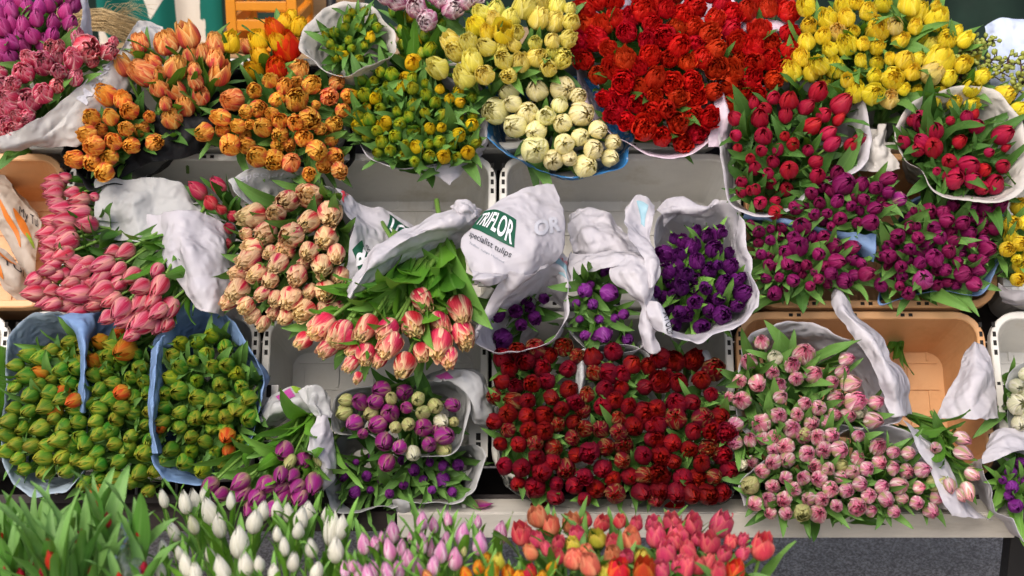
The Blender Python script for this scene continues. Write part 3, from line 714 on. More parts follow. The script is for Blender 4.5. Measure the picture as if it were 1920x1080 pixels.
wrap([(900,200,.03),(910,240,.05),(940,280,.06),(990,310,.07),(1045,328,.07),(1090,335,.07),(1140,322,.065),(1178,296,.05),(1180,240,.02),(1130,160,.0),(1000,140,.0),(920,160,.01)], 'blue_print_paper', b, depth=.12, shrink=.66, seed=13, crum=.004)
b = bunch('huge bunch of fiery red double tulips in white pink paper at the top centre right', G_TOP, 'red', 'peony|double',
    samp([(1085,12),(1180,-20),(1340,-15),(1388,20),(1380,62),(1345,105),(1333,230),(1300,272),(1250,280),(1195,255),(1140,205),(1105,155),(1082,100)], 27.5, 13, 38), off=.075, dome=.05, ax=(0,-.05,.95), leaf=(.8,2.6,-1.7,.4), lm='leaf_dark', seed=13)
wrap([(1083,130,.03),(1100,190,.06),(1130,235,.07),(1180,276,.08),(1240,297,.08),(1300,286,.075),(1338,250,.06),(1345,180,.05),(1340,100,.03),(1390,20,.0),(1240,-60,-.02),(1085,0,.0)], 'pink_paper', b, depth=.13, shrink=.7, seed=14, crum=.003)
b = bunch('smaller bunch of red double tulips between the huge red and bright yellow bunches', G_TOP, 'red', 'peony|double',
    samp([(1392,68),(1425,52),(1486,60),(1490,95),(1475,150),(1410,185),(1362,200),(1345,160),(1350,112)], 26, 14, 38) + [(1400,20,36),(1440,15,38),(1478,22,36),(1420,-10,36),(1460,-12,36)], off=.06, ax=(0,.05,.95), leaf=(.8,2.6,-1.8,.4), lm='leaf_dark', seed=14)
sheet([[(1375,75,.045),(1398,36,.06),(1440,36,.055),(1500,46,.04)],[(1388,75,.05),(1402,54,.06),(1440,56,.06),(1496,64,.05)],[(1395,85,.0),(1408,75,.0),(1440,78,.0),(1490,85,.0)]], 'pink_paper', 'paper_wrap', b, 15, .003)
sheet([[(1334,90,.05),(1342,150,.07),(1335,220,.075),(1328,275,.07)],[(1346,115,.07),(1358,180,.08),(1362,230,.07),(1358,275,.05)],[(1352,130,.03),(1366,180,.04),(1372,230,.03),(1368,270,.02)]], 'pink_paper', 'paper_wrap', b, 16, .003)
b = bunch('very wide bunch of bright yellow tulips with long leaf tips in the upper right', G_TOP, 'yellow', 'double|dbud|open',
    Cz([(690,30,110),(900,30,100),(920,100,90),(1045,60,100),(1280,10,140),(1320,65,130),(1425,30,60),(1430,110,120),(810,100,110),(715,140,100),(695,230,105),(790,200,90),(870,175,120,'peachyellow'),(965,175,70),(1095,165,130),(1195,140,110,'peachyellow'),(1310,145,90),(1230,220,100),(920,255,115),(830,275,80),(1095,260,90),(1015,240,80),(1400,250,80,'yellowgreen'),(1490,220,120),(1585,225,85),(665,315,100),(610,395,120),(770,360,110),(720,400,110),(860,380,110),(1255,330,120),(1330,330,70),(1440,340,150),(1580,360,105),(1295,400,95),(1080,425,85),(1185,435,130),(1400,415,110,'peachyellow'),(1500,430,105),(925,450,85),(1245,500,70),(970,510,120),(1070,530,110),(1165,555,100,'peachyellow'),(1685,430,90),(1630,490,110),(1815,530,120),(1890,620,100),(1000,340,70),(1170,330,70),(1540,180,80),(980,10,90),(1130,20,90)]), d=36, off=.07, ax=(.05,.2,.9), leaf=(2.4,3.6,-2.2,.35), lm='leaf_mid', fill=0.8, seed=15)
b = bunch('bunch of crimson tulips in a round white paper wrap, below the smaller red bunch', G_TOP, 'redpink', 'single|bud',
    Cz([(765,510,110),(600,560,100),(515,545,80),(400,575,70),(460,610,80),(435,660,110),(580,640,90),(700,600,90),(900,580,110),(800,640,90),(880,670,70),(290,660,85),(740,700,110),(820,750,85),(455,755,100),(575,760,60),(295,760,70),(310,830,60),(440,845,75),(540,835,75),(625,810,85),(705,840,70),(845,805,90),(950,815,85),(1000,780,70),(380,890,60),(405,940,90),(480,970,65),(600,950,110),(755,905,80),(760,985,100),(330,1020,60)]) + Fz([(330,180,65),(410,160,70),(435,240,80),(525,230,70),(525,295,90),(380,170,60)]), d=28, off=.09, ax=(0,0,.95), leaf=(2.6,3.8,-2.4,.4), lm='leaf_dark', fill=0.95, seed=16)
wrap([(1352,240,.07),(1372,195,.07),(1430,162,.07),(1510,150,.06),(1590,160,.07),(1628,200,.08),(1634,260,.1),(1610,320,.1),(1530,352,.1),(1480,398,.1),(1420,405,.1),(1372,385,.1),(1354,330,.09)], 'white_paper', b, depth=.18, shrink=.6, seed=17, crum=.003)
b = bunch('bunch of crimson tulips with many leaves in a flared cream paper cone', G_TOP, 'redpink', 'single|bud',
    Cz([(1345,680,130),(1290,670,80),(1420,735,95),(1340,785,90),(1240,795,75),(1320,845,85),(1410,825,110),(1600,650,70),(1660,705,90),(1645,640,50),(1805,755,115),(1730,855,55),(1820,830,50),(1500,905,85),(1615,930,115),(1700,955,70),(1805,935,85),(1530,1000,120),(1640,1010,100),(1760,1030,110),(1690,1060,90),(1430,960,50)]), d=28, off=.10, ax=(0,-.1,.95), leaf=(4,4.2,-2.8,.45), lm='leaf_dark', fill=1.1, seed=17)
wrap([(1678,255,.1),(1700,205,.1),(1750,172,.09),(1810,160,.09),(1870,172,.09),(1908,215,.1),(1935,290,.12),(1925,350,.13),(1880,376,.13),(1820,370,.13),(1755,360,.13),(1725,320,.12),(1690,300,.11)], 'cream_paper', b, depth=.2, shrink=.45, seed=18, crum=.003)
sheet([[(1632,240,.06),(1650,232,.07),(1668,240,.06)],[(1622,280,.07),(1646,275,.09),(1672,285,.08)],[(1608,320,.06),(1640,322,.08),(1690,318,.08)]], 'cream_paper', 'paper_wrap', b, 19, .009, 22)
b = bunch('bunch of magenta purple tulips tucked between the crimson bunch and the cream paper cone', G_TOP, 'purplemagenta', 'single|bud|dbud',
    Fz([(870,70,90),(915,130,120),(1010,130,90),(1090,155,85),(1165,105,95),(1230,220,90,'purplegreen'),(725,185,80),(770,240,80),(875,225,80),(1025,220,70),(1085,270,80),(740,305,75),(815,300,60),(885,330,90),(1060,350,95),(985,355,70),(835,375,60),(635,270,80),(950,260,70),(1160,180,70)]), d=28, off=.10, ax=(0,-.15,.95), leaf=(2.4,3.4,-2.2,.5), lm='leaf_mid', fill=0.72, seed=18)
b = bunch('bunch of magenta purple tulips beside the deep purple bunch, above the peach crate', G_TOP, 'purplemagenta', 'single|bud|dbud',
    Fz([(670,370,100),(380,360,60),(430,400,80),(490,450,70),(625,430,80),(650,480,120),(580,520,90),(795,430,70),(855,480,105),(960,490,90),(1050,480,85),(770,530,80),(440,530,65),(485,590,70),(590,585,75),(870,570,90),(1005,580,65),(465,665,70),(540,660,60),(625,680,85),(840,640,80),(915,680,90),(1035,640,80),(770,670,70),(515,755,95),(740,630,50),(700,590,70),(720,710,60)]), d=27, off=.08, ax=(0,-.2,.95), leaf=(2.6,3.6,-2.3,.55), lm='leaf_mid', fill=0.72, seed=19)
sheet([[(1395,400,.08),(1480,412,.09),(1560,432,.1),(1644,440,.1)],[(1395,410,.07),(1480,424,.08),(1560,445,.08),(1642,470,.1)],[(1400,420,.03),(1480,434,.03),(1560,456,.03),(1638,492,.08)]], 'blue_paper', 'paper_wrap', b, 20, .003)
b = bunch('bunch of magenta purple tulips in blue paper beside the lemon yellow tulips', G_TOP, 'purplemagenta', 'single|bud|dbud',
    Fz([(1390,290,100),(1300,280,50),(1470,290,80),(1530,250,75),(1620,270,75),(1710,275,95),(1780,265,85),(1490,340,80),(1580,350,80),(1770,380,90),(1410,380,80),(1210,430,105),(1320,370,50),(1325,440,80),(1450,430,85),(1620,405,95),(1635,465,70),(1720,500,95),(1700,450,60),(1155,485,80),(1280,500,80),(1160,540,85),(1500,510,80),(1420,545,110),(1340,575,80),(1230,600,80),(1115,540,60),(1635,550,60),(1580,640,100),(1480,620,70),(1350,670,120,'magenta'),(1235,660,70),(1115,700,90),(1650,700,100),(1270,750,80),(1220,710,60),(1550,570,60)]), d=28, off=.08, ax=(.05,-.2,.95), leaf=(2.8,3.6,-2.3,.55), lm='leaf_mid', fill=0.72, seed=20)
wrap([(1640,560,.05),(1700,380,.0),(1800,365,.0),(1880,400,.03),(1882,470,.05),(1865,520,.06),(1830,552,.07),(1760,545,.06),(1690,560,.06)], 'blue_paper', b, depth=.12, shrink=.7, seed=21, crum=.003)
b = bunch('small bunch of lemon yellow tulips cut by the right edge beside magenta ones', G_TOP, 'yellow', 'double',
    Fz([(1895,260,90),(1850,360,90),(1830,500,90),(1900,470,90),(1890,670,90),(1900,590,90),(1845,430,80),(1940,350,90),(1950,560,90),(1880,560,60)]), d=30, off=.07, ax=FACE, leaf=(2,3.2,-2.2,.4), seed=21)
sheet([[(1872,530,.05),(1900,545,.06),(1950,540,.06)],[(1876,555,.03),(1905,562,.04),(1950,560,.04)],[(1880,565,.0),(1905,572,.0),(1950,572,.0)]], 'white_paper', 'paper_wrap', b, 22, .003)

# ---- middle row
b = bunch('bunch of pink striped buds pointing left, stacked along the white crate edge', G_MID, 'pinkstripe', 'single',
    Dz([(300,110,70),(360,100,65),(295,150,100),(295,190,90),(395,185,80),(440,225,95),(520,205,55),(305,245,85),(350,275,95),(440,295,110),(490,360,95),(290,345,80),(355,350,105),(265,415,100),(365,415,95),(370,460,115),(285,465,90),(350,535,100),(260,510,85),(290,585,80),(270,555,80),(265,620,80),(410,570,90),(475,590,100),(180,680,90),(175,750,110),(235,700,80),(300,650,90),(345,645,90),(440,635,105),(395,695,80),(450,705,90),(280,740,85),(360,740,85),(450,755,105),(240,800,80),(295,815,80),(360,815,110),(445,855,85),(520,820,90),(510,690,70),(215,770,80)]), d=26, off=.06, ax=(-.85,-.25,.5), spread=.2, leaf=(1,2.6,-2.6,.25), lm='leaf_dark', slen=2.6, seed=22)
sheet([[(180,338,.05),(235,335,.06),(340,345,.05),(395,430,.02)],[(178,420,.06),(230,400,.07),(330,400,.06),(440,420,.03)],[(158,482,.03),(200,450,.06),(300,460,.05),(440,480,.02)]], 'grey_paper', 'paper_wrap', b, 23, .008)
b = bunch('bunch of pink striped buds on bent stems under a draped white sheet, pointing down left', G_MID, 'pinkstripe', 'single',
    Dz([(625,520,80),(700,520,100),(575,590,110),(670,610,70),(570,660,110),(730,660,110),(655,705,100),(785,720,100),(575,740,110),(880,625,80),(895,710,110),(625,790,100),(680,840,110),(785,815,110),(855,795,100),(890,850,90),(950,835,110),(600,890,80),(700,900,90),(790,920,140),(880,950,90),(935,930,80),(740,985,80)]), d=30, off=.10, ax=(-.55,-.65,.45), spread=.25, leaf=(1.6,3.6,-3.8,.2), lm='leaf_mid', stem=True, seed=23)
sheet([[(262,404,.05),(330,398,.10),(390,402,.08),(446,440,.03)],[(300,470,.08),(340,455,.13),(400,470,.11),(446,500,.04)],[(332,520,.10),(365,520,.13),(410,530,.11),(444,540,.04)],[(362,575,.11),(385,585,.12),(415,590,.10),(440,595,.03)]], 'white_paper', 'paper_wrap', b, 24, .007)
b = bunch('small bunch of red pink buds with dark leaves, behind the cream pink double tulips', G_MID, 'smallpink', 'single',
    Dz([(1110,170,95),(1225,140,90),(1180,235,80),(1240,275,60),(1300,310,70),(1285,380,70),(1185,420,80),(1260,470,75)]), d=25, off=.05, ax=(-.5,.2,.8), leaf=(3,4,-2.6,.35), lm='leaf_dark', seed=24)
b = bunch('bunch of dusty cream and pink fringed double tulips in white printed paper', G_MID, 'creampink', 'fringed|double',
    Dz([(1735,200,150),(1610,235,120),(1855,305,130),(1410,320,140),(1545,300,115),(1735,350,120),(1490,420,130),(1640,425,130),(1825,450,140),(1415,490,110),(1600,510,110),(1735,515,105),(1890,530,100),(1395,560,130),(1515,520,80),(1380,415,70),(1345,630,90),(1560,590,110),(1440,640,100),(1810,600,130),(1700,590,80),(1520,680,100),(1665,655,120),(1330,740,120),(1290,790,90),(1630,785,130),(1550,780,80),(1830,745,110),(1470,755,90),(1740,740,80),(1710,855,120),(1830,840,100),(1910,660,100),(1380,820,90),(1900,840,90),(1420,880,90),(1480,920,80),(1600,890,90),(1540,860,80)]), d=38, off=.12, ax=(-.2,-.6,.7), leaf=(2.6,3.2,-2.2,.4), lm='leaf_mid', stem=False, fill=0.8, seed=25)
o, S = sheet([[(428,338,.10),(480,315,.09),(560,325,.08),(625,355,.07),(660,395,.06)],[(442,360,.12),(490,350,.06),(560,345,.04),(630,385,.05),(668,425,.06)],[(470,388,.10),(500,392,.03),(560,380,.01),(620,420,.02),(660,470,.04)]], 'grey_paper', 'paper_wrap', b, 25, .005)
sub(o, text_on(S, 'special', [(.1,.12),(.42,.1),(.42,.3),(.1,.34)], 'pale_print', 'printed_lettering', o, shear=.3))
o, S = sheet([[(628,352,.09),(680,380,.06),(730,400,.03),(775,430,.0)],[(650,400,.12),(690,420,.09),(735,430,.05),(775,450,.01)],[(655,470,.13),(685,475,.11),(725,470,.07),(760,470,.03)],[(650,560,.12),(672,545,.11),(700,525,.09),(735,500,.05)]], 'white_paper', 'paper_wrap', b, 26, .006)
sub(o, patch_on(S, S.at([(728,404),(766,436),(742,458),(724,430)]), 'green_print', 'printed_logo', o))
sub(o, text_on(S, 'LO', S.at([(732,412),(760,436),(743,453),(729,430)]), 'white_print', 'printed_lettering', o, bold=.03))
sub(o, patch_on(S, S.at([(661,468),(679,450),(694,486),(672,510)]), 'green_print', 'printed_logo', o))
sub(o, text_on(S, 'R', S.at([(668,500),(664,470),(683,462),(688,490)]), 'white_print', 'printed_lettering', o, bold=.04))
sub(o, text_on(S, 'tulips', S.at([(694,503),(686,458),(694,454),(704,494)]), 'black_print', 'printed_lettering', o, shear=.3))
sub(o, text_on(S, 'f', [(.02,.0),(.16,.04),(.16,.24),(.02,.2)], 'red_print', 'printed_lettering', o, shear=.3))
b = bunch('bunch of red and cream fringed tulips with long leaves hanging out of printed paper', G_MID, 'redcream', 'fringed',
    Ez([(460,800,135),(665,840,130),(405,920,120),(545,910,100),(145,940,120),(260,955,110),(270,1040,130),(690,990,130),(550,1030,140),(-110,930,120),(-20,980,120),(10,1010,110)]) + Hz([(375,35,130),(480,75,130),(620,60,110),(865,35,110),(745,145,125),(1025,130,140),(1165,80,120),(830,260,130),(615,200,110),(400,160,100),(545,165,80),(530,250,80),(1080,215,110),(930,180,90),(1040,20,100),(260,120,90),(570,330,60),(690,230,90)]), d=41, off=.15, ax=(-.22,-.85,.42), spread=.55, leaf=(3,4.7,-4.2,.12), lm='leaf_light', lw=1.15, stem=True, seed=26)
o, S = sheet([[(652,545,.16),(690,478,.17),(760,425,.17),(850,392,.15),(905,392,.12)],[(654,560,.19),(696,500,.20),(765,450,.20),(850,416,.18),(890,420,.14)],[(662,560,.15),(710,520,.14),(770,480,.13),(845,440,.12),(880,440,.12)],[(690,560,.08),(730,540,.06),(780,520,.05),(840,480,.05),(880,470,.06)]], 'white_paper', 'paper_wrap', b, 27, .006)
sub(o, patch_on(S, [(.2,.72),(.62,.7),(.62,.82),(.2,.84)], 'pale_print', 'printed_logo', o))
sheet([[(842,386,.14),(860,376,.15),(890,380,.15),(912,398,.13)],[(858,398,.17),(872,392,.18),(892,398,.17),(905,408,.15)],[(850,410,.15),(872,415,.16),(885,420,.15),(895,428,.13)]], 'white_paper', 'paper_wrap', b, 28, .008, 24)
b = bunch('bunch of dark purple tulips deep inside a big white paper with the green TRIFLOR logo', G_MID, 'purple', 'double',
    Ez([(900,1010,115),(870,870,90),(980,850,85),(1090,890,80),(1030,780,75),(920,770,70),(1080,680,70),(1100,650,60),(830,920,70),(1010,930,70),(960,700,70),(1140,780,60),(1060,830,60)]), d=28, off=.05, dome=.01, ax=(-.1,-.3,.9), leaf=(2.4,3.2,-2.2,.35), lm='leaf_dark', seed=27)
wrap([(940,545,.13),(905,595,.12),(888,638,.13),(930,662,.14),(985,655,.14),(1035,625,.13),(1062,575,.12),(1068,520,.11),(1040,492,.10),(1000,505,.12)], 'white_paper', b, depth=.2, shrink=.45, ax=(-.1,.1,.9), seed=29, crum=.005)
o, S = sheet([[(905,398,.15),(945,372,.14),(1000,348,.12),(1040,345,.10)],[(885,425,.16),(940,410,.17),(1010,400,.15),(1056,400,.11)],[(863,455,.17),(925,465,.19),(1000,470,.18),(1052,470,.12)],[(888,518,.18),(930,515,.20),(985,520,.18),(1020,505,.13)]], 'white_paper', 'paper_wrap', b, 30, .004, 10, (44, 44))
LQ = S.at([(906,394),(968,410),(964,470),(882,428)])
sub(o, patch_on(S, LQ, 'green_print', 'printed_logo', o, top=lambda x: .0 + .16 * abs(x - .45) ** 1.5, bot=lambda x: 1. - .12 * abs(x - .5)))
sub(o, text_on(S, 'TRIFLOR', S.at([(911,399),(966,416),(959,463),(889,424)]), 'white_print', 'printed_lettering', o, bold=.02, lift=.003, arch=lambda x: (.12 - .1 * x, .8 + .2 * math.sin(math.pi * (x * .8 + .1)))))
sub(o, text_on(S, 'specialist tulips', S.at([(883,434),(960,474),(957,489),(879,447)]), 'black_print', 'printed_lettering', o, shear=.35, lift=.002))
sub(o, text_on(S, 'Triflor tulips Holland', S.at([(881,453),(945,491),(944,496),(879,458)]), 'grey_print', 'printed_lettering', o, lift=.002))
sub(o, text_on(S, 'OR', S.at([(1000,414),(1047,404),(1047,434),(1000,446)]), 'pale_print', 'printed_lettering', o, bold=.05, lift=.002))
sheet([[(882,498,.19),(910,505,.21),(950,510,.2)],[(884,525,.22),(915,520,.24),(952,512,.21)],[(893,528,.2),(920,535,.22),(955,520,.2)]], 'white_paper', 'paper_wrap', b, 31, .005)
sheet([[(955,508,.20),(1000,512,.18),(1030,490,.13)],[(930,540,.18),(965,535,.18),(1000,520,.15)],[(905,590,.15),(930,565,.16),(960,545,.15)],[(888,640,.13),(900,610,.14),(925,575,.14)]], 'white_paper', 'paper_wrap', b, 32, .004)
o, S = sheet([[(1040,460,.04),(1062,480,.07),(1072,470,.06)],[(1035,500,.07),(1060,510,.1),(1072,510,.07)],[(1052,535,.08),(1064,540,.1),(1070,545,.07)]], 'white_paper', 'paper_wrap', b, 33, .004)
sub(o, patch_on(S, [(.15,.2),(.6,.3),(.6,.7),(.2,.6)], 'teal_print', 'printed_logo', o))
sub(o, text_on(S, 'tulp', [(.2,.1),(.75,.2),(.75,.32),(.2,.22)], 'red_print', 'printed_lettering', o))
b = bunch('bunch of violet tulips among drooping narrow leaves under a twisted white sheet', G_MID, 'violet', 'dbud',
    Ez([(1365,740,90),(1380,615,70),(1490,630,80),(1515,750,110),(1320,810,50),(1415,815,60),(1480,990,90),(1430,990,60),(1370,990,60),(1590,870,60),(1540,890,50),(1610,1010,60),(1340,900,50),(1450,900,50),(1400,700,50)]), d=24, off=.08, ax=(0,-.55,.8), leaf=(4,3.3,-1.8,.6), lm='leaf_mid', seed=28)
sheet([[(1068,405,.0),(1100,388,.03),(1130,395,.03),(1165,420,.02)],[(1066,430,.03),(1105,420,.06),(1150,430,.05),(1185,440,.04)],[(1070,470,.06),(1110,452,.09),(1160,452,.09),(1200,465,.08)],[(1070,490,.05),(1115,482,.08),(1160,475,.09),(1205,480,.08)]], 'white_paper', 'paper_wrap', b, 34, .009, 16)
sheet([[(1066,475,.07),(1110,475,.10),(1160,468,.12),(1215,470,.13)],[(1066,510,.09),(1098,490,.12),(1165,480,.15),(1225,490,.15)],[(1068,545,.09),(1085,515,.11),(1158,500,.16),(1235,500,.15)]], 'white_paper', 'paper_wrap', b, 35, .006, 15)
sheet([[(1155,480,.14),(1195,478,.16),(1238,500,.16)],[(1150,526,.15),(1190,515,.18),(1236,512,.16)],[(1176,545,.16),(1205,555,.18),(1226,550,.16)],[(1196,570,.16),(1210,580,.17),(1220,580,.16)],[(1200,620,.15),(1216,620,.16),(1226,620,.15)],[(1214,656,.14),(1224,664,.15),(1234,658,.14)]], 'white_paper', 'paper_wrap', b, 36, .005, 15)
o, S = sheet([[(1174,388,.10),(1192,366,.11),(1210,368,.11),(1230,386,.09)],[(1172,410,.13),(1195,400,.10),(1212,402,.10),(1226,410,.11)],[(1180,440,.15),(1200,436,.12),(1212,440,.12),(1218,445,.13)],[(1205,480,.17),(1216,478,.17),(1226,482,.17),(1236,490,.16)],[(1212,540,.17),(1222,540,.18),(1230,530,.17),(1238,512,.15)]], 'white_paper', 'paper_wrap', b, 37, .004, 18)
sub(o, patch_on(S, [(.35,.1),(.75,.12),(.6,.42),(.42,.4)], 'teal_print', 'printed_logo', o))
wrap([(1062,600,.05),(1075,630,.07),(1110,655,.09),(1160,662,.09),(1205,652,.09),(1225,620,.08)], 'white_paper', b, depth=.1, shrink=.7, closed=False, seed=38, crum=.004)
b = bunch('bunch of deep purple double tulips in an open white paper, right of the twisted sheet', G_MID, 'purple', 'double',
    Fz([(75,400,60),(60,480,90),(180,500,110),(230,410,45),(80,560,95),(150,620,100),(270,595,95),(30,640,70),(130,720,80),(240,700,110),(300,680,80),(345,750,110),(70,800,90),(310,820,80),(225,870,110),(20,870,90),(110,940,100),(150,850,80),(0,720,80),(200,590,60),(205,780,70),(330,660,60)]) + Ez([(1870,440,60),(1815,530,95),(1830,620,90),(1900,530,80),(1760,740,70),(1910,700,80),(1900,860,80),(1870,930,80)]), d=30, off=.08, ax=(0,-.1,.95), leaf=(2.2,3.2,-2.1,.5), lm='leaf_light', fill=0.7, seed=29)
wrap([(1216,560,.13),(1224,480,.08),(1232,410,.06),(1262,385,.05),(1310,388,.05),(1375,380,.06),(1392,425,.1),(1412,500,.12),(1421,560,.13),(1410,592,.14),(1360,615,.14),(1310,642,.15),(1262,634,.15),(1228,600,.14)], 'white_paper', b, depth=.2, shrink=.6, seed=39, crum=.005)
sheet([[(1228,395,.05),(1262,378,.07),(1320,385,.07),(1348,372,.06)],[(1240,402,.07),(1270,392,.09),(1320,392,.09),(1345,382,.07)],[(1246,425,.05),(1262,415,.06),(1310,402,.06),(1340,390,.05)]], 'white_paper', 'paper_wrap', b, 40, .009, 20)
o, S = sheet([[(1212,562,.16),(1232,564,.17),(1244,575,.16)],[(1214,590,.17),(1240,598,.18),(1254,610,.17)],[(1226,615,.16),(1245,625,.17),(1262,636,.16)]], 'white_paper', 'paper_wrap', b, 41, .003)
sub(o, patch_on(S, S.at([(1236,576),(1250,578),(1262,628),(1244,628)]), 'pale_print', 'printed_logo', o))
sub(o, text_on(S, 'ATULIP', S.at([(1250,582),(1261,622),(1250,627),(1240,588)]), 'black_print', 'printed_lettering', o, lift=.003))

# ---- bottom row
b = bunch('bunch of green and orange tinged buds in pale blue paper at the left edge', G_LOW, 'greenorange', 'bud',
    samp([(22,690),(60,655),(120,640),(155,640),(160,760),(168,870),(130,895),(40,880),(8,855),(12,800)], 23.5, 30, 30) + [(137,752,30,'orangered'),(100,770,32,'orangered'),(115,735,30,'orangered')], off=.07, ax=(-.45,-.3,.75), spread=.25, leaf=(2.2,3.2,-2.,.35), lm='leaf_mid', alt=('orangered', .05), seed=30)
wrap([(14,660,.06),(30,612,.05),(75,584,.05),(125,590,.06),(158,622,.07),(164,700,.07),(166,800,.07),(150,905,.08),(60,930,.08),(4,868,.08),(8,760,.07)], 'pale_blue_paper', b, depth=.14, shrink=.7, seed=42, crum=.005)
b = bunch('bunch of green and orange buds between two blue papers, with two red orange opening flowers', G_LOW, 'greenorange', 'bud',
    samp([(172,650),(240,635),(282,680),(280,850),(300,925),(160,925),(157,800),(166,700)], 23.5, 31, 30) + [(233,657,42,'orangered'),(187,685,34,'orangered'),(222,625,26,'orangered'),(188,640,30,'orangered')], off=.07, ax=(-.3,-.35,.8), spread=.25, leaf=(2.2,3.2,-2.,.35), lm='leaf_mid', alt=('orangered', .06), seed=31)
sheet([[(100,586,.06),(150,592,.09),(200,590,.06),(280,640,.0)],[(118,598,.09),(158,612,.12),(200,620,.03),(285,670,.0)],[(148,640,.1),(160,660,.13),(174,680,.06),(285,700,.0)],[(146,730,.10),(157,735,.125),(172,735,.08),(200,730,.0)],[(147,768,.08),(157,772,.10),(170,770,.06),(190,760,.0)]], 'blue_paper', 'paper_wrap', b, 43, .004)
b = bunch('bunch of plump green yellow buds in a tall blue paper cone', G_LOW, 'greenorange', 'bud',
    samp([(345,625),(395,625),(440,660),(474,720),(466,810),(430,865),(385,895),(330,880),(300,865),(288,830),(302,700)], 25, 32, 31) + [(428,848,28,'orangered'),(300,802,26,'orangered'),(425,818,32,'orangered')], off=.075, ax=(-.1,-.3,.9), spread=.3, leaf=(2.4,3.3,-2.,.4), lm='leaf_mid', alt=('greenyellow', .2), seed=32)
wrap([(284,650,.08),(310,625,.09),(345,572,.08),(395,566,.06),(440,610,.07),(482,675,.09),(490,720,.09),(478,800,.09),(440,860,.09),(395,905,.09),(345,912,.09),(300,880,.1),(282,838,.1),(284,740,.09)], 'blue_paper', b, depth=.15, shrink=.65, seed=44, crum=.006)
sheet([[(283,660,.1),(296,640,.12),(312,628,.11)],[(281,730,.12),(290,725,.14),(302,720,.08)],[(280,800,.12),(287,800,.135),(296,800,.08)],[(284,850,.12),(296,850,.13),(306,850,.09)]], 'blue_paper', 'paper_wrap', b, 144, .004)
b = bunch('bunch of purple tulips hanging below broad pale green leaves, tied in silver white paper', G_LOW, 'purplegreen', 'single',
    Hz([(155,740,110),(190,800,80,'palegreen'),(265,800,95),(355,800,80,'palegreen'),(320,925,110),(140,875,90),(205,880,85),(50,920,90),(135,940,110),(225,945,90)]) + [(392,912,33),(413,928,30),(450,905,32),(455,925,30),(480,935,32),(500,912,30),(530,930,30),(560,935,32),(470,955,30),(510,955,30)], d=32, off=.13, ax=(-.25,-.7,.6), spread=.3, leaf=(3.2,4.8,-4.3,.22), lm='leaf_light', stem=True, seed=33)
o, S = sheet([[(480,785,.05),(505,750,.06),(550,728,.06),(600,742,.08)],[(490,795,.08),(520,768,.1),(560,752,.1),(604,765,.11)],[(500,800,.03),(530,785,.04),(565,775,.05),(606,790,.08)]], 'grey_paper', 'paper_wrap', b, 45, .006)
sub(o, patch_on(S, [(.42,.15),(.62,.1),(.64,.4),(.44,.45)], 'magenta_print', 'printed_logo', o))
sub(o, patch_on(S, [(.64,.05),(.8,.1),(.8,.3),(.66,.3)], 'lime_print', 'printed_logo', o))
sheet([[(564,735,.10),(585,726,.12),(612,744,.10)],[(572,756,.13),(592,752,.14),(618,766,.11)],[(586,782,.13),(600,778,.14),(620,784,.12)]], 'grey_paper', 'paper_wrap', b, 46, .012, 26)
sheet([[(592,778,.13),(603,776,.14),(616,778,.13)],[(586,815,.14),(604,815,.15),(624,815,.12)],[(577,848,.15),(602,852,.15),(627,850,.11)],[(604,866,.14),(614,876,.14),(625,880,.11)],[(592,925,.11),(604,928,.12),(614,925,.1)]], 'white_paper', 'paper_wrap', b, 146, .007, 18)
b = bunch('bunch of plum and pale green buds in grey paper, above a leafy purple bunch', G_LOW, 'purplegreen', 'bud',
    Hz([(700,390,105),(835,410,105),(585,460,95),(670,460,90),(760,435,80,'palegreen'),(910,445,80,'palegreen'),(505,450,70,'palegreen'),(485,525,100,'palegreen'),(1010,485,90,'palegreen'),(1110,480,90),(640,530,90,'palegreen'),(755,520,110),(840,490,80),(935,520,85,'palegreen'),(550,580,90),(675,590,110),(785,610,80,'palegreen'),(860,590,85,'palegreen'),(940,605,105),(1045,570,85,'whitegreen'),(1115,575,60,'palegreen'),(720,690,110),(805,720,85),(735,805,100),(885,755,95,'whitegreen'),(1065,650,110),(975,700,90),(1060,725,90,'palegreen'),(600,640,60),(1000,620,60)]), d=32, off=.11, ax=(-.05,-.35,.9), leaf=(.9,2.8,-2.2,.35), lm='leaf_dark', fill=0.85, seed=34)
wrap([(622,810,.09),(622,770,.08),(640,738,.07),(690,722,.07),(770,722,.07),(850,708,.08),(882,740,.1),(878,800,.11),(850,848,.12),(800,856,.12),(740,840,.11),(690,815,.1),(650,818,.1)], 'grey_paper', b, depth=.16, shrink=.65, seed=47, crum=.005)
o, S = sheet([[(790,705,.06),(840,686,.07),(890,692,.07),(915,712,.05)],[(820,712,.1),(860,708,.11),(900,725,.1),(925,745,.06)],[(868,720,.1),(886,760,.11),(905,780,.09),(922,790,.05)],[(880,780,.08),(890,790,.08),(900,795,.06),(915,800,.03)]], 'grey_paper', 'paper_wrap', b, 48, .006)
sub(o, patch_on(S, [(.1,.2),(.25,.2),(.25,.36),(.1,.36)], 'magenta_print', 'printed_logo', o))
b = bunch('dark leafy bunch of small purple tulips in grey paper, lowest beside the metal rail', G_LOW, 'violet', 'dbud',
    Hz([(485,880,70),(550,970,70),(750,980,60),(890,850,80),(1060,825,70),(1140,820,70),(1055,905,95),(940,900,50),(1105,970,60),(620,880,60),(655,770,50),(820,790,50),(560,800,40),(700,900,50),(830,930,50),(990,960,50),(640,960,50),(980,800,50),(500,820,40)]), d=22, off=.05, dome=.01, ax=(0,-.45,.85), leaf=(5,4.8,-2.6,.55), lm='leaf_mid', seed=35)
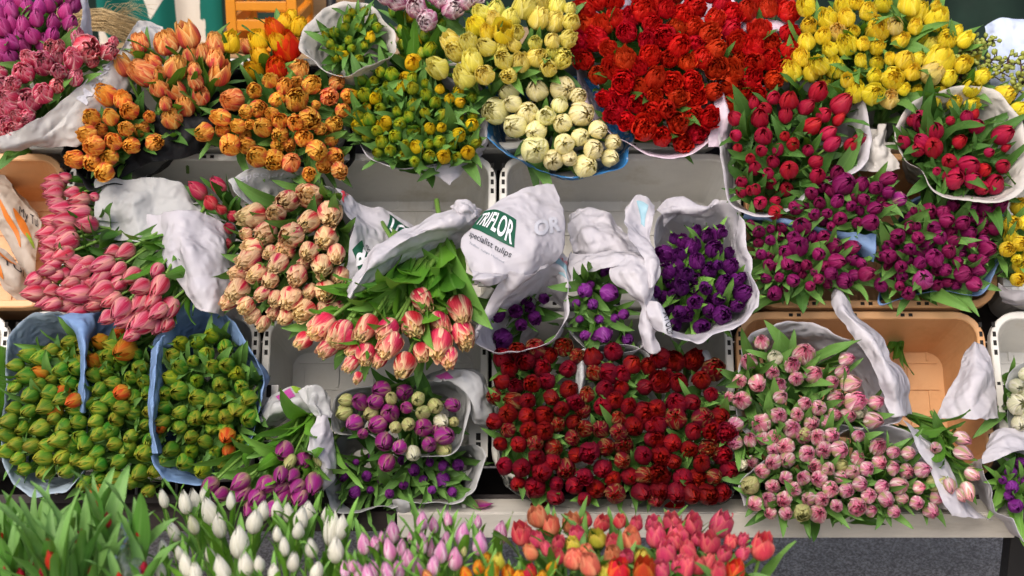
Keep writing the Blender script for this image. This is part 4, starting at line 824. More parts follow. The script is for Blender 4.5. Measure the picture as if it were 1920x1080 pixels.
wrap([(615,830,.05),(660,815,.02),(760,830,.02),(850,840,.04),(888,835,.06),(903,855,.07),(895,900,.08),(870,942,.08),(810,945,.08),(720,950,.07),(640,962,.07),(612,920,.06)], 'grey_paper', b, depth=.12, shrink=.75, seed=49, crum=.005)
sheet([[(736,936,.07),(745,934,.08),(762,938,.07)],[(740,950,.06),(752,950,.07),(768,952,.06)],[(744,966,.05),(756,968,.05),(772,964,.04)]], 'grey_paper', 'paper_wrap', b, 50, .003)
DR = dict(off=.09, dome=.03, ax=(0,-.2,.95), leaf=(1.6,2.5,-1.8,.5), lm='leaf_mid', alt=('darkredgreen', .3))
b = bunch('dark red peony buds with pale green edges, leftmost of three bunches in one crate', G_LOW, 'darkred', 'dbud|dbud|double',
    samp([(935,665),(990,648),(1060,642),(1085,655),(1082,760),(1085,935),(1010,935),(945,900),(922,830),(925,740)], 26, 36, 34), seed=36, **DR)
sheet([[(1080,655,.07),(1082,700,.09),(1080,735,.08)],[(1088,658,.09),(1092,700,.11),(1088,740,.1)],[(1098,652,.09),(1100,700,.08),(1096,740,.06)]], 'grey_paper', 'paper_wrap', b, 51, .003)
b = bunch('dark red peony buds with thin paper edge, middle of three bunches in one crate', G_LOW, 'darkred', 'dbud|dbud|double',
    samp([(1095,665),(1150,655),(1215,665),(1222,760),(1232,935),(1160,938),(1092,938),(1090,760)], 26, 37, 34), seed=37, **DR)
wrap([(1084,720,.08),(1088,675,.08),(1115,653,.08),(1170,648,.08),(1212,660,.08),(1226,700,.08)], 'grey_paper', b, depth=.1, shrink=.8, closed=False, seed=52, crum=.003)
DR['alt'] = ('darkredgreen', .12)
b = bunch('open dark red double tulips in clear film, rightmost of three bunches in one crate', G_LOW, 'darkred', 'dbud|double|peony',
    samp([(1235,670),(1290,665),(1340,690),(1342,760),(1365,800),(1370,880),(1355,930),(1285,938),(1238,935),(1230,800)], 27.5, 38, 37), seed=38, **DR)
sheet([[(1300,650,.03),(1330,655,.05),(1350,690,.04)],[(1290,662,.06),(1330,680,.08),(1366,705,.07)],[(1330,690,.05),(1350,700,.06),(1368,715,.05)]], 'grey_paper', 'paper_wrap', b, 53, .008, 20)
wrap([(930,760,.03),(932,860,.04),(955,915,.05),(1010,945,.05),(1090,950,.05),(1200,948,.05),(1300,950,.05),(1370,935,.05),(1388,860,.04)], 'film', b, depth=.1, shrink=.85, closed=False, seed=54, crum=.003, name='clear_film')
b = bunch('upper bunch of pink white and green peony tulips, under the hanging paper strip', G_LOW, 'pinkgreen', 'dbud|bud|double',
    Z(880, 600, 3, [(1645,120,85),(1570,230,100),(1720,205,90),(1885,185,130),(1815,255,85),(1705,295,90),(1840,330,95),(1520,345,85),(1620,360,100),(1745,365,75),(1530,450,110),(1755,430,80),(1890,470,80),(1740,535,95),(1635,580,110),(1845,530,80),(1820,610,110),(1490,590,90),(1490,690,90),(1720,655,90),(1580,670,80),(1650,670,80),(1880,655,80),(1530,820,80),(1590,800,70),(1710,730,80),(1460,430,60)]) + Iz([(640,235,60),(625,285,60),(585,325,60),(655,330,70),(600,390,65),(670,400,75),(755,405,60),(595,450,55),(645,455,60),(530,425,60),(505,485,60),(470,535,50),(745,475,75),(510,295,75),(425,505,60),(690,440,50),(560,480,50)]), d=31, off=.10, ax=(0,-.15,.95), leaf=(3.2,3.2,-2.,.4), lm='leaf_mid', alt=('whitegreen',.15), seed=39)
wrap([(1384,690,.08),(1395,640,.08),(1440,612,.08),(1500,605,.07),(1570,625,.07),(1640,660,.08),(1690,720,.09),(1690,790,.1),(1600,808,.1),(1480,830,.1),(1392,800,.1)], 'white_paper', b, depth=.16, shrink=.7, seed=55, crum=.004)
sheet([[(1563,542,.05),(1572,540,.06),(1582,556,.05)],[(1566,585,.09),(1582,580,.11),(1600,590,.08)],[(1592,620,.11),(1622,618,.13),(1645,625,.08)],[(1622,665,.12),(1655,665,.14),(1680,668,.08)],[(1650,720,.12),(1682,722,.13),(1706,722,.07)],[(1668,780,.11),(1690,780,.11),(1704,775,.06)]], 'white_paper', 'paper_wrap', b, 56, .006)
b = bunch('bunch of pink white and green peony tulips resting on the rail, lower of two', G_LOW, 'pinkgreen', 'dbud|bud|double',
    samp([(1402,905),(1440,860),(1500,815),(1600,812),(1690,830),(1740,860),(1765,930),(1755,960),(1600,968),(1420,962)], 25.5, 40, 29), off=.12, ax=(0,-.2,.9), leaf=(3.2,3,-2.,.35), lm='leaf_mid', alt=('palegreen',.1), seed=40)
wrap([(1392,950,.1),(1388,905,.1),(1420,872,.1),(1480,835,.11),(1540,803,.11),(1640,798,.11),(1700,812,.11),(1745,850,.12),(1772,905,.12),(1795,962,.12)], 'white_paper', b, depth=.1, shrink=.75, closed=False, seed=57, crum=.004)
sheet([[(1690,790,.12),(1712,800,.1),(1730,815,.06)],[(1720,835,.14),(1745,840,.13),(1765,855,.08)],[(1752,890,.15),(1775,900,.13),(1790,910,.08)],[(1772,945,.15),(1800,950,.13),(1830,950,.08)],[(1785,968,.14),(1830,970,.12),(1865,968,.08)]], 'white_paper', 'paper_wrap', b, 58, .004)
b = bunch('small bunch of pale pink buds with broad leaves below a peaked white paper', G_LOW, 'pinkgreen', 'single',
    Iz([(1090,545,58),(1095,605,66),(985,582,52),(1130,685,56),(1040,730,52),(1110,750,58),(1080,765,44)]), d=32, off=.12, ax=(.2,-.65,.65), leaf=(3.4,4.6,-4.2,.3), lm='leaf_mid', stem=True, seed=41)
sheet([[(1812,655,.02),(1828,640,.04),(1845,650,.03)],[(1795,700,.04),(1830,695,.07),(1862,700,.04)],[(1770,745,.05),(1825,750,.09),(1872,750,.05)],[(1755,785,.05),(1820,785,.08),(1876,785,.05)]], 'white_paper', 'paper_wrap', b, 59, .006)
b = bunch('bunch of white green tulip buds at the right edge above a white wrapped purple bunch', G_LOW, 'whitegreen', 'single',
    [(1908,725,34),(1912,757,40),(1912,795,34),(1930,740,34),(1935,780,36),(1925,700,32)], d=34, off=.07, ax=(-.1,-.2,.9), leaf=(1.6,3.2,-2.2,.4), seed=42)
sheet([[(1885,720,.05),(1900,690,.06),(1950,670,.06)],[(1888,760,.04),(1905,745,.02),(1950,730,.01)],[(1892,810,.04),(1910,805,.0),(1950,800,.0)]], 'grey_paper', 'paper_wrap', b, 60, .004)
b = bunch('purple tulips with yellow green leaves in a white paper roll at the lower right corner', G_LOW, 'violet', 'dbud',
    [(1895,885,26),(1915,870,26),(1898,915,28),(1893,930,22),(1905,950,28),(1925,900,28),(1940,940,28),(1880,900,18),(1930,970,24)], d=26, off=.09, ax=(-.05,-.4,.9), leaf=(2.8,4,-2.4,.5), lm='leaf_light', seed=43)
wrap([(1842,870,.1),(1862,848,.1),(1900,838,.1),(1950,835,.1),(1990,880,.1),(1990,980,.12),(1940,1015,.13),(1900,985,.13),(1862,940,.12)], 'white_paper', b, depth=.15, shrink=.75, seed=61, crum=.004)
sheet([[(1858,810,.05),(1890,805,.07),(1950,800,.07)],[(1848,850,.09),(1880,845,.11),(1950,838,.11)],[(1845,875,.12),(1875,858,.13),(1950,845,.12)]], 'white_paper', 'paper_wrap', b, 62, .006)

# ---- standing in front of the stall
FY = lambda py: -.47 - (py - 940) / 140 * .24
b = bunch('dense bunch of tall green tulip leaves hiding a few red buds, bottom left corner', G_FRONT, 'redbud', 'slim',
    [(90,1022,20),(97,1052,24),(153,1012,22),(200,975,17),(263,995,17),(182,950,12)] + samp([(-20,1010),(60,1000),(150,1000),(260,1010),(280,1090),(-20,1090)], 30, 44, 16, most=40), d=20, ax=(0,-.05,1), spread=.12, jit=.1, leaf=(4.6,10.5,-4.2,.08), lm='leaf_fresh', lw=.8, near=6, stem=True, up=FY, seed=44)
sheet([[(195,985,-.60),(230,975,-.62),(262,980,-.6)],[(198,1030,-.66),(230,1030,-.68),(264,1030,-.66)],[(200,1095,-.72),(232,1095,-.73),(266,1095,-.72)]], 'film', 'clear_sleeve', b, 63, .006, 14, Y=0.)
b = bunch('bunch of pure white tulips standing upright with pale green leaves, bottom left', G_FRONT, 'white', 'slim',
    Jz([(1095,290,90),(1040,310,70),(920,285,60),(1180,355,110),(1235,430,90),(1345,520,115),(1430,405,90),(1620,360,70),(1690,400,80),(1735,350,90),(1680,450,80),(1870,460,110),(1890,560,100),(920,570,80),(1010,590,60),(1250,690,100),(1380,650,85),(1455,640,70),(1045,660,80),(1100,690,80),(975,470,70),(1085,430,70,'whitegreen'),(1480,350,70),(1555,340,70),(1920,450,80),(1150,280,60),(1835,390,60),(1300,300,60),(1560,480,60),(1600,560,60),(1750,560,70),(1650,640,70),(1180,600,60),(1540,690,70),(1780,690,70),(900,680,70)]), d=27, ax=(0,-.08,1), spread=.2, jit=.1, leaf=(3,4.8,-2.6,.12), lm='leaf_light', lw=.7, stem=True, up=FY, seed=45)
b = bunch('bunch of slim pale pink and white buds standing upright below the metal rail', G_FRONT, 'palepink', 'slim',
    Kz([(455,405,70),(290,470,80),(520,430,60),(600,400,50),(685,470,90),(780,530,85),(895,480,90),(125,540,70),(190,530,60),(270,570,80),(340,560,60),(395,500,50),(455,540,70),(560,580,80),(640,610,90),(590,510,60),(375,620,80),(60,650,60),(95,690,70),(180,680,70),(255,690,80),(145,710,70),(770,410,50),(690,580,40,'palegreen'),(20,680,60),(320,680,70),(430,680,70),(520,660,70),(500,560,60),(230,500,50)]), d=25, ax=(0,-.08,1), spread=.15, jit=.08, leaf=(2.8,4.6,-2.2,.08), lm='leaf_light', lw=.7, stem=True, up=FY, seed=46)
b = bunch('short bunch of yellow orange flamed tulips in front, between pale pink and coral ones', G_FRONT, 'yelloworange', 'single',
    Kz([(1060,690,95,'redorange'),(940,700,90),(850,700,80),(1185,670,65),(880,640,80,'yellowgreen'),(770,660,80),(820,620,60,'yelloworange'),(1000,720,70),(1130,720,70),(480,715,60,'orange'),(700,710,70)]), d=27, ax=(0,-.08,1), spread=.15, jit=.12, leaf=(3,4.6,-2.6,.15), lm='leaf_light', lw=.7, stem=True, up=FY, seed=47)
b = bunch('large bunch of coral pink open tulips standing upright, right of the pale pink buds', G_FRONT, 'coral', 'open',
    Kz([(1105,385,110,'coralpeach'),(1180,435,105,'coralpeach'),(1015,480,120),(1290,420,110,'coralpeach'),(1325,480,110),(1100,510,90),(1220,530,80),(1065,590,80,'coralpeach'),(1530,530,90),(1630,510,120,'coralpeach'),(1760,420,110),(1855,410,100),(1770,500,110),(1890,500,130),(1440,510,100,'yellowgreen'),(1300,540,80,'yellowgreen'),(1310,620,110,'coralpeach','double'),(1400,660,110,'coralpeach','double'),(1530,610,100,'coralpeach','double'),(1690,620,100,'yellowgreen','dbud'),(1560,680,120,'redorange'),(1705,690,130,'redorange'),(1830,590,110),(1800,680,100),(1900,650,100),(1480,690,80,'yellowgreen'),(1380,580,80,'coralpeach','double')]) + Iz([(40,880,80),(150,880,90),(5,910,70),(105,950,80),(20,985,70),(310,965,95),(165,990,65),(235,990,55),(100,1025,70),(205,1055,70,'redorange'),(10,1050,70),(60,1040,60),(-30,940,70),(60,930,60),(140,1060,60),(-40,870,80)]), d=33, ax=(0,-.08,1), spread=.25, jit=.14, leaf=(2.2,4,-2.6,.18), lm='leaf_mid', stem=True, up=FY, fill=0.75, seed=48)
# ------------------------------------------------------------------ crates
def rrect(w, h, r, n=5):
    out = []
    for cx, cy, a0 in ((w - r, h - r, 0), (-w + r, h - r, 90), (-w + r, -h + r, 180), (w - r, -h + r, 270)):
        for i in range(n + 1):
            a = R(a0 + 90 * i / n); out.append((cx + r * math.cos(a), cy + r * math.sin(a)))
    return out
def crate(label, s0, s1, t0, t1, mat, depth=.17, plates=(), group='plant crates leaning on the stall rack', o0=0.):
    cs, ct, w, h = (s0 + s1) / 2, (t0 + t1) / 2, (s1 - s0) / 2, (t1 - t0) / 2
    root = empty('plastic_crate', label, 'crate', L(cs, ct, o0 - depth), group)
    n = 6
    def rings(spec):
        vs = []; fs = []
        for (ww, hh, rr, oo) in spec:
            for x, y in rrect(ww, hh, rr, n): vs.append(L(cs + x, ct + y, o0 + oo))
        K = 4 * (n + 1)
        for j in range(len(spec) - 1):
            for k in range(K): fs.append([j * K + k, j * K + (k + 1) % K, (j + 1) * K + (k + 1) % K, (j + 1) * K + k])
        return vs, fs, K
    e = .014
    vs, fs, K = rings([(w - e, h - e, .035, -.004), (w - e - .016, h - e - .016, .03, -depth), (w - e - .022, h - e - .022, .03, -depth), (w - e - .022, h - e - .022, .03, -depth + .006)][::1])
    # outer wall, then floor, then inner wall
    spec = [(w - e + .003, h - e + .003, .037, -.010), (w - e - .013, h - e - .013, .033, -depth - .004)]
    v1, f1, K = rings(spec); b = len(v1); f1.append(list(range(K, 2 * K)))
    spec = [(w - e - .016, h - e - .016, .03, -depth), (w - e, h - e, .034, -.010)]
    v2, f2, K = rings(spec); f2 = [[i + b for i in f] for f in f2]; f2.append([b + i for i in range(K)][::-1])
    body = obj('crate_body', mesh('crate_body', v1 + v2, f1 + f2, False), root, M[mat])
    spec = [(w - e, h - e, .034, -.012), (w - e, h - e, .034, 0), (w - e + .002, h - e + .002, .036, .002), (w - .002, h - .002, .05, .002), (w, h, .052, 0), (w, h, .052, -.02), (w - .003, h - .003, .05, -.02), (w - .003, h - .003, .05, -.012), (w - e, h - e, .034, -.012)]
    v3, f3, K = rings(spec)
    m = MB(); g = MB()
    rr_ = random.Random(int(abs(cs * 1000)) + 3)
    rows = 6
    for i in range(1, rows):
        y = -h + 2 * h * i / rows; m.box(L(cs, ct + y, o0 - depth + .001), PLANE, (w - .04, .0022, .0026))
    for i in range(rows):
        for k in range(5):
            x = -w + .05 + (2 * w - .1) * (k + (.5 if i % 2 else 0.)) / 4.6
            if abs(x) < w - .04: m.box(L(cs + x, ct - h + 2 * h * (i + .5) / rows, o0 - depth + .001), PLANE, (.0022, h / rows - .003, .0024))
    m.build('floor_ribs', root, M[mat])
    for i in range(2):
        for y in (h - e / 2, -h + e / 2):
            for x0 in (-.55, -.1, .35):
                g.box(L(cs + w * x0 + i * .014, ct + y, o0 + .0022), PLANE, (.0035, .0028, .0008))
        for x in (w - e / 2, -w + e / 2):
            for y0 in (-.5, .0, .5, .72):
                g.box(L(cs + x, ct + h * y0 + i * .017, o0 + .0022), PLANE, (.0028, .0045, .0008))
    b = len(v3); rim = obj('rim', mesh('rim', v3 + g.v, f3 + [[b + i for i in f] for f in g.f], False, [0] * len(f3) + [1] * len(g.f)), root, [M[mat], M['painted_hole']])
    for sx in plates:                                    # side grips
        q = MB(); hh = h * .42
        q.box(L(cs + sx * (w - .016), ct - h * .32, o0 + .004), PLANE, (.016, hh, .003), 0)
        for y in (-.7, -.45, .2, .75, .9): q.box(L(cs + sx * (w - .016), ct - h * .32 + hh * y, o0 + .0078), PLANE, (.004, .006, .0008), 1)
        q.build('side_grip', root, [M[mat], M['painted_hole']])
    return root
def T(py): return loc(960, py)[1]
def SX(px, py): return loc(px, py)[0]
# middle row: mouth from y 288 to 576; bottom row: 584 to 885; top row hides behind the flowers
rows = {'top': (T(280), T(110)), 'mid': (T(577), T(288)), 'low': (T(900), T(584))}
def cr_row(row, px0, px1, label, mat, plates=()):
    t0, t1 = rows[row]; pm = {'top': 190, 'mid': 440, 'low': 735}[row]
    return crate(label, SX(px0, pm), SX(px1, pm), t0, t1, mat, plates=plates)
cr_row('mid', -360, 112, 'peach plastic crate at the left edge holding printed paper bags', 'peach_plastic')
cr_row('mid', 118, 498, 'white plastic crate behind the pink striped and cream pink tulips', 'white_plastic')
cr_row('mid', 503, 930, 'white plastic crate under the green yellow buds, behind the logo paper', 'white_plastic', (1,))
cr_row('mid', 936, 1392, 'white plastic crate under the cream and red bunches, behind the twisted sheet', 'white_plastic', (-1,))
cr_row('mid', 1400, 1862, 'peach plastic crate hidden behind the two magenta bunches', 'peach_plastic')
cr_row('mid', 1870, 2330, 'white plastic crate at the right edge under lemon yellow tulips', 'white_plastic', (-1,))
cr_row('low', -330, 8, 'white plastic crate at the far left below the peach crate', 'white_plastic')
cr_row('low', 14, 482, 'white plastic crate behind the three bunches of green orange buds', 'white_plastic')
cr_row('low', 488, 915, 'white plastic crate behind the plum and pale green buds', 'white_plastic', (1,-1))
cr_row('low', 922, 1378, 'white plastic crate filled with dark red peony tulips', 'white_plastic')
cr_row('low', 1384, 1856, 'peach plastic crate with an open corner beside the pink green peony tulips', 'peach_plastic')
cr_row('low', 1866, 2330, 'white plastic crate at the right edge behind white green buds', 'white_plastic', (-1,))
for a, c, lb in ((-120, 330, 'pink white'), (338, 660, 'orange'), (668, 1010, 'pale yellow'), (1018, 1360, 'red'), (1368, 1850, 'bright yellow')):
    cr_row('top', a, c, 'white plastic crate hidden behind the %s bunch of the top row' % lb, 'white_plastic')
# stray leaves left in the open peach crate
m = MB(); vs = []; fs = []
for i in range(6):
    c = P(1690, 622, -.12); r = random.Random(i); me = leafs('leaf_mid')[i]
    k = .085 * r.uniform(.7, 1.1); q = (PX * r.uniform(-.9, -.1) + PU * -1 + PN * r.uniform(.0, .5)).normalized().to_track_quat('Z', 'Y') @ Quaternion((0, 0, 1), r.uniform(0, 6))
    b0 = len(vs); vs += [c + q @ (v.co * k) for v in me.vertices]; fs += [[b0 + x for x in p.vertices] for p in me.polygons]
me = mesh('leaf_tuft', vs, fs)
ca = me.color_attributes.new('pc', 'FLOAT_COLOR', 'POINT'); ca.data.foreach_set('color', [x for i in range(6) for c in leafs('leaf_mid')[i].color_attributes['pc'].data for x in c.color])
tag(obj('leaf_tuft', me, None, M['leaf_mid']), 'few stray green leaves stuck to the back of the open peach crate', 'leaves')

# ------------------------------------------------------------------ printed paper bags in the left crate
def bag(label, quad, offs, texts, blobs, seed):
    root = empty('paper_bag', label, 'paper bag', P(quad[0][0], quad[0][1], -.1), 'printed paper bags in the peach crate')
    g = [[None] * 3 for _ in range(3)]
    for j in range(3):
        for i in range(3):
            x, y = bil(quad, i / 2, j / 2); g[j][i] = (x, y, offs[0] if (i != 1 or j != 1) else offs[1])
    o, S = sheet(g, 'kraft_bag', 'bag_panel', root, seed, .007, 9)
    for t, q, mt in texts: sub(o, text_on(S, t, q, mt, 'printed_lettering', o, shear=.15))
    for q, mt in blobs:
        sub(o, patch_on(S, q, mt, 'printed_petal', o, top=lambda x: .5 - .5 * math.sin(math.pi * x) ** .8, bot=lambda x: .5 + .5 * math.sin(math.pi * x) ** .8))
    g2 = [[(x, y, z - .05) for x, y, z in rw] for rw in g]
    sheet(g2, 'kraft_bag', 'bag_back', root, seed + 1, .006, 9)
    return root
bag('beige paper bag with orange tulip print and lettering in the peach crate, upper one', [(-70,300),(8,328),(78,415),(62,548)], (-.06,-.03),
    [('My Tul', [(.80,.52),(.95,.86),(.80,.95),(.66,.60)], 'black_print')],
    [([(.55,.5),(.72,.48),(.7,.86),(.52,.84)], 'orange_print'), ([(.34,.32),(.46,.3),(.34,.75),(.2,.7)], 'orange_print'), ([(.52,.9),(.58,.72),(.64,.74),(.6,.96)], 'lime_print')], 71)
bag('beige paper bag with orange petals print in the peach crate, lower one', [(-70,440),(12,470),(66,545),(40,572)], (-.035,-.01),
    [('TUL', [(.62,.3),(.86,.62),(.78,.74),(.54,.42)], 'black_print')],
    [([(.28,.2),(.5,.24),(.42,.62),(.24,.6)], 'orange_print'), ([(.6,.12),(.82,.42),(.74,.5),(.54,.2)], 'orange_print')], 73)

# ------------------------------------------------------------------ stall rack
rack = empty('display_rack', 'dark wooden sloping stall rack with a pale metal front rail', 'display rack', Vector((0, .3, 0)))
m = MB(); sl, sr = SX(-420, 560), SX(2380, 560)
for i in range(7):
    ta, tb = T(965), T(120); w = (tb - ta) / 7
    m.box(L((sl + sr) / 2, ta + w * (i + .5), -.205), PLANE, ((sr - sl) / 2, w / 2 - .004, .012))
m.build('back_boards', rack, M['dark_wood'])
m = MB()
m.box(L((sl + sr) / 2, T(940), -.09), PLANE, ((sr - sl) / 2, .009, .105)); m.build('shelf_board', rack, M['dark_wood'])
ra = PY(745, 984, -.165); rb = PY(1905, 984, -.165)
m = MB(); zc = ra.z
xr0, xr1 = ra.x, rb.x
m.box(Vector(((xr0 + xr1) / 2, -.163, zc - .002)), WORLD, ((xr1 - xr0) / 2, .002, .022))
m.box(Vector(((xr0 + xr1) / 2, -.135, zc + .019)), WORLD, ((xr1 - xr0) / 2, .0258, .0015))
rl = m.build('front_rail', rack, M['rail_metal'], bevel=.0012)
for px, vr in ((1010,'darkred'),(1265,'red'),(1420,'pinkgreen'),(905,'purplegreen')):
    q = bloom_mesh('open', px, 0); k = .034; cc = PY(px, 957, -.145); cc.z = zc + .0215; r = random.Random(px); 
    rz = Quaternion((0, 0, 1), r.uniform(0, 6.28)); vv = [q.vertices[i].co.copy() for i in range(1, 57)]; ctr = sum(vv, Vector()) / len(vv); o0 = Vector((ctr.x, ctr.y, 0)).normalized()
    fl = o0.rotation_difference(Vector((0, 0, -1))); vv = [rz @ (fl @ (v - ctr)) * k for v in vv]; zl = min(v.z for v in vv)
    fs = [[i - 1 for i in p.vertices] for p in q.polygons if all(0 < i < 57 for i in p.vertices)]
    me = mesh('fallen_petal', [cc + v - Vector((0, 0, zl)) for v in vv], fs); ca = me.color_attributes.new('pc', 'FLOAT_COLOR', 'POINT'); ca.data.foreach_set('color', [x for i in range(1, 57) for x in q.color_attributes['pc'].data[i].color])
    tag(obj('fallen_petal', me, None, M[vr]), {'darkred': 'fallen dark red petal on the metal rail below the dark red bunches', 'red': 'fallen bright red petal on the metal rail', 'pinkgreen': 'fallen pale pink petal on the metal rail', 'purplegreen': 'fallen purple petal at the left end of the metal rail'}[vr], 'petal')
m = MB()
for px in (870, 1188, 1660):
    c = PY(px, 958, -.14); c.z = zc + .0205; m.tube([c, c + Vector((0, 0, .006))], .004, 8)
m.build('bolt', rack, M['white_plastic'])
for px0, px1 in ((752, 772), (1886, 1926)):
    a = PY(px0, 1010, -.12); b2 = PY(px1, 1010, -.12); m = MB()
    m.box(Vector(((a.x + b2.x) / 2, -.125, (zc - .03) / 2)), WORLD, ((b2.x - a.x) / 2, .02, (zc - .03) / 2)); m.build('leg', rack, M['black_post'], bevel=.002)
for sx in (sl + .05, sr - .05):
    m = MB(); top = L(sx, T(125), -.24)
    m.box(Vector((sx, top.y, top.z / 2)), WORLD, (.025, .025, top.z / 2)); m.build('leg', rack, M['black_post'])
# second, darker support on the left
lowL = PY(300, 990, -.12); 
m = MB(); m.box(Vector((sl * .5 + xr0 * .5, -.125, zc - .004)), WORLD, ((xr0 - sl) / 2 - .004, .02, .018)); m.build('front_beam', rack, M['dark_wood'])

# ------------------------------------------------------------------ buckets under the upright bunches
for px0, px1, lb in ((-40, 285, 'green leaves'), (290, 660, 'white tulips'), (665, 955, 'pale pink buds'), (960, 1470, 'coral tulips')):
    a = PY(px0, 1010, -.6); b2 = PY(px1, 1010, -.6); cx, w = (a.x + b2.x) / 2, (b2.x - a.x) / 2 * .94; wy = .125
    vs = []; fs = []; K = 28
    for (f, z) in ((.7, .0), (.96, .4), (1.0, .402), (1.0, .412), (.94, .412), (.68, .01)):
        for x, y in rrect(w * f, wy * f, wy * f * .95, 6): vs.append(Vector((cx + x, -.6 + y, z)))
    for j in range(5):
        for k in range(K): fs.append([j * K + k, j * K + (k + 1) % K, (j + 1) * K + (k + 1) % K, (j + 1) * K + k])
    fs.append(list(range(K))[::-1]); fs.append(list(range(5 * K, 6 * K)))
    tag(obj('flower_bucket', mesh('flower_bucket', vs, fs, False), None, M['black_plastic']), 'black oval flower bucket on the ground holding the %s' % lb, 'bucket', 'buckets in front of the stall')

# ------------------------------------------------------------------ behind the stall
def drape(name, x0, x1, z0, z1, Y, mat, amp, wl, seed):
    vs = []; fs = []; nu, nv = 140, 24
    for j in range(nv + 1):
        for i in range(nu + 1):
            x = x0 + (x1 - x0) * i / nu; z = z0 + (z1 - z0) * j / nv
            y = Y + amp * math.sin(x / wl * 6.28 + noise.noise(Vector((x * 3, z * .7, seed))) * 2.5) + amp * .6 * noise.noise(Vector((x * 9, z * 1.5, seed)))
            vs.append(Vector((x, y, z)))
    for j in range(nv):
        for i in range(nu):
            q = j * (nu + 1) + i; fs.append([q, q + 1, q + nu + 2, q + nu + 1])
    o = obj(name, mesh(name, vs, fs), None, M[mat]); md = o.modifiers.new('thickness', 'SOLIDIFY'); md.thickness = .003; return o
tag(drape('stall_canvas', -5, 5, .004, 2.3, 5.0, 'canvas', .06, .5, 3), 'dark green canvas hanging in folds behind the whole stall', 'canvas')
a = PY(188, 30, 1.15); c = PY(420, 30, 1.15)
tag(drape('patterned_cloth', a.x, c.x, a.z - .32, a.z + .35, 1.15, 'patterned_cloth', .022, .13, 8), 'teal and white leaf patterned cloth with dark folds, behind the pale orange tulips', 'cloth')
# pole that the cloth hangs from
m = MB(); zt = a.z + .36; m.tube([Vector((a.x - .25, 1.15, zt)), Vector((c.x + .25, 1.15, zt))], .012, 10)
for x in (a.x - .25, c.x + .25): m.tube([Vector((x, 1.15, .0)), Vector((x, 1.15, zt))], .012, 10)
tag(m.build('clothes_rail', None, M['black_post'], True), 'thin black rail that the patterned cloth hangs from', 'rail')
# orange crate on a table
f0 = PY(424, 40, .98); f1 = PY(557, 40, .98); zb = PY(490, 100, .98).z
root = empty('fruit_crate', 'orange plastic slatted crate standing behind the golden orange tulips', 'crate', Vector(((f0.x + f1.x) / 2, 1.1, zb)))
w = (f1.x - f0.x) / 2; cx = (f0.x + f1.x) / 2; hh = .17; m = MB()
for sx in (-1, 1):
    for y in (.99, 1.27): m.box(Vector((cx + sx * (w - .011), y, zb + hh / 2)), WORLD, (.011, .009, hh / 2))
m.build('corner_post', root, M['orange_plastic'], bevel=.002)
for z, q in ((.018, .014), (.062, .012), (.104, .010), (.15, .016)):
    m = MB()
    for y in (.987, 1.273): m.box(Vector((cx, y, zb + z)), WORLD, (w - .0225, .005, q / 1.0))
    for sx in (-1, 1): m.box(Vector((cx + sx * (w - .008), 1.13, zb + z)), WORLD, (.005, .13, q))
    m.build('side_slat', root, M['orange_plastic'], bevel=.0015)
m = MB(); m.box(Vector((cx, 1.13, zb + .003)), WORLD, (w - .024, .13, .003)); m.build('crate_floor', root, M['orange_plastic'])
tb = empty('trestle_table', 'rough wooden table behind the stall carrying the orange crate', 'table', Vector((cx + .1, 1.15, 0)))
m = MB(); m.box(Vector((cx + .1, 1.16, zb - .014)), WORLD, (.5, .22, .012)); m.build('tabletop', tb, M['pale_wood'])
for sx in (-1, 1):
    for y in (.98, 1.34):
        m = MB(); m.box(Vector((cx + .1 + sx * .45, y, (zb - .026) / 2)), WORLD, (.02, .02, (zb - .026) / 2)); m.build('leg', tb, M['pale_wood'])
bx = empty('wooden_box', 'brown wooden box behind the orange crate, above the green bud cone', 'box', Vector((cx + .16, 1.45, zb)))
p0 = PY(560, 12, 1.33); p1 = PY(640, 12, 1.33); m = MB()
for z in (-.10, -.055, .0, .045): m.box(Vector(((p0.x + p1.x) / 2, 1.335, p0.z + z)), WORLD, (.08, .006, .020))
m.build('front_boards', bx, M['pale_wood'])
m = MB()
for sx in (-1, 1): m.box(Vector(((p0.x + p1.x) / 2 + sx * .0862, 1.41, p0.z - .03)), WORLD, (.006, .09, .095))
m.box(Vector(((p0.x + p1.x) / 2, 1.42, zb - .001 + .006)), WORLD, (.079, .079, .006)); m.build('side_boards', bx, M['pale_wood'])
# straw broom
br = empty('straw_broom', 'pale straw broom head lying behind the pink white tulips', 'broom', PY(165, 40, .75))
r = random.Random(5); m = MB(); A0 = PY(120, 42, .78)
for i in range(420):
    y0 = r.uniform(-.022, .022); z0 = r.uniform(-.02, .02); ln = r.uniform(.8, 1.1)
    e = PY(262 + r.uniform(-14, 14), 62 + r.uniform(-24, 26), .78 + r.uniform(-.03, .03)); s = A0 + Vector((0, y0, z0))
    mid = s.lerp(e, .55) + Vector((0, 0, .018 + r.uniform(-.004, .006))); m.tube([s, s.lerp(mid, .5) + Vector((0, 0, .004)), mid, s.lerp(e, ln)], [.0011, .001, .0009, .0004], 3)
for i in range(26):
    s = PY(205 + r.uniform(-25, 30), 26 + r.uniform(-4, 8), .78); e = s + Vector((r.uniform(.02, .07), r.uniform(-.02, .02), r.uniform(-.02, .03)))
    m.tube([s, s.lerp(e, .5) + Vector((0, 0, .01)), e], [.0006, .0005, .0003], 3)
m.build('bristles', br, M['straw'], True)
m = MB(); m.tube([A0 + Vector((.01, 0, 0)), A0 + Vector((-.02, 0, .0)), A0 + Vector((-.06, 0, 0)), A0 + Vector((-.9, .15, .25))], [.028, .03, .016, .013], 10); m.build('handle', br, M['pale_wood'], True)
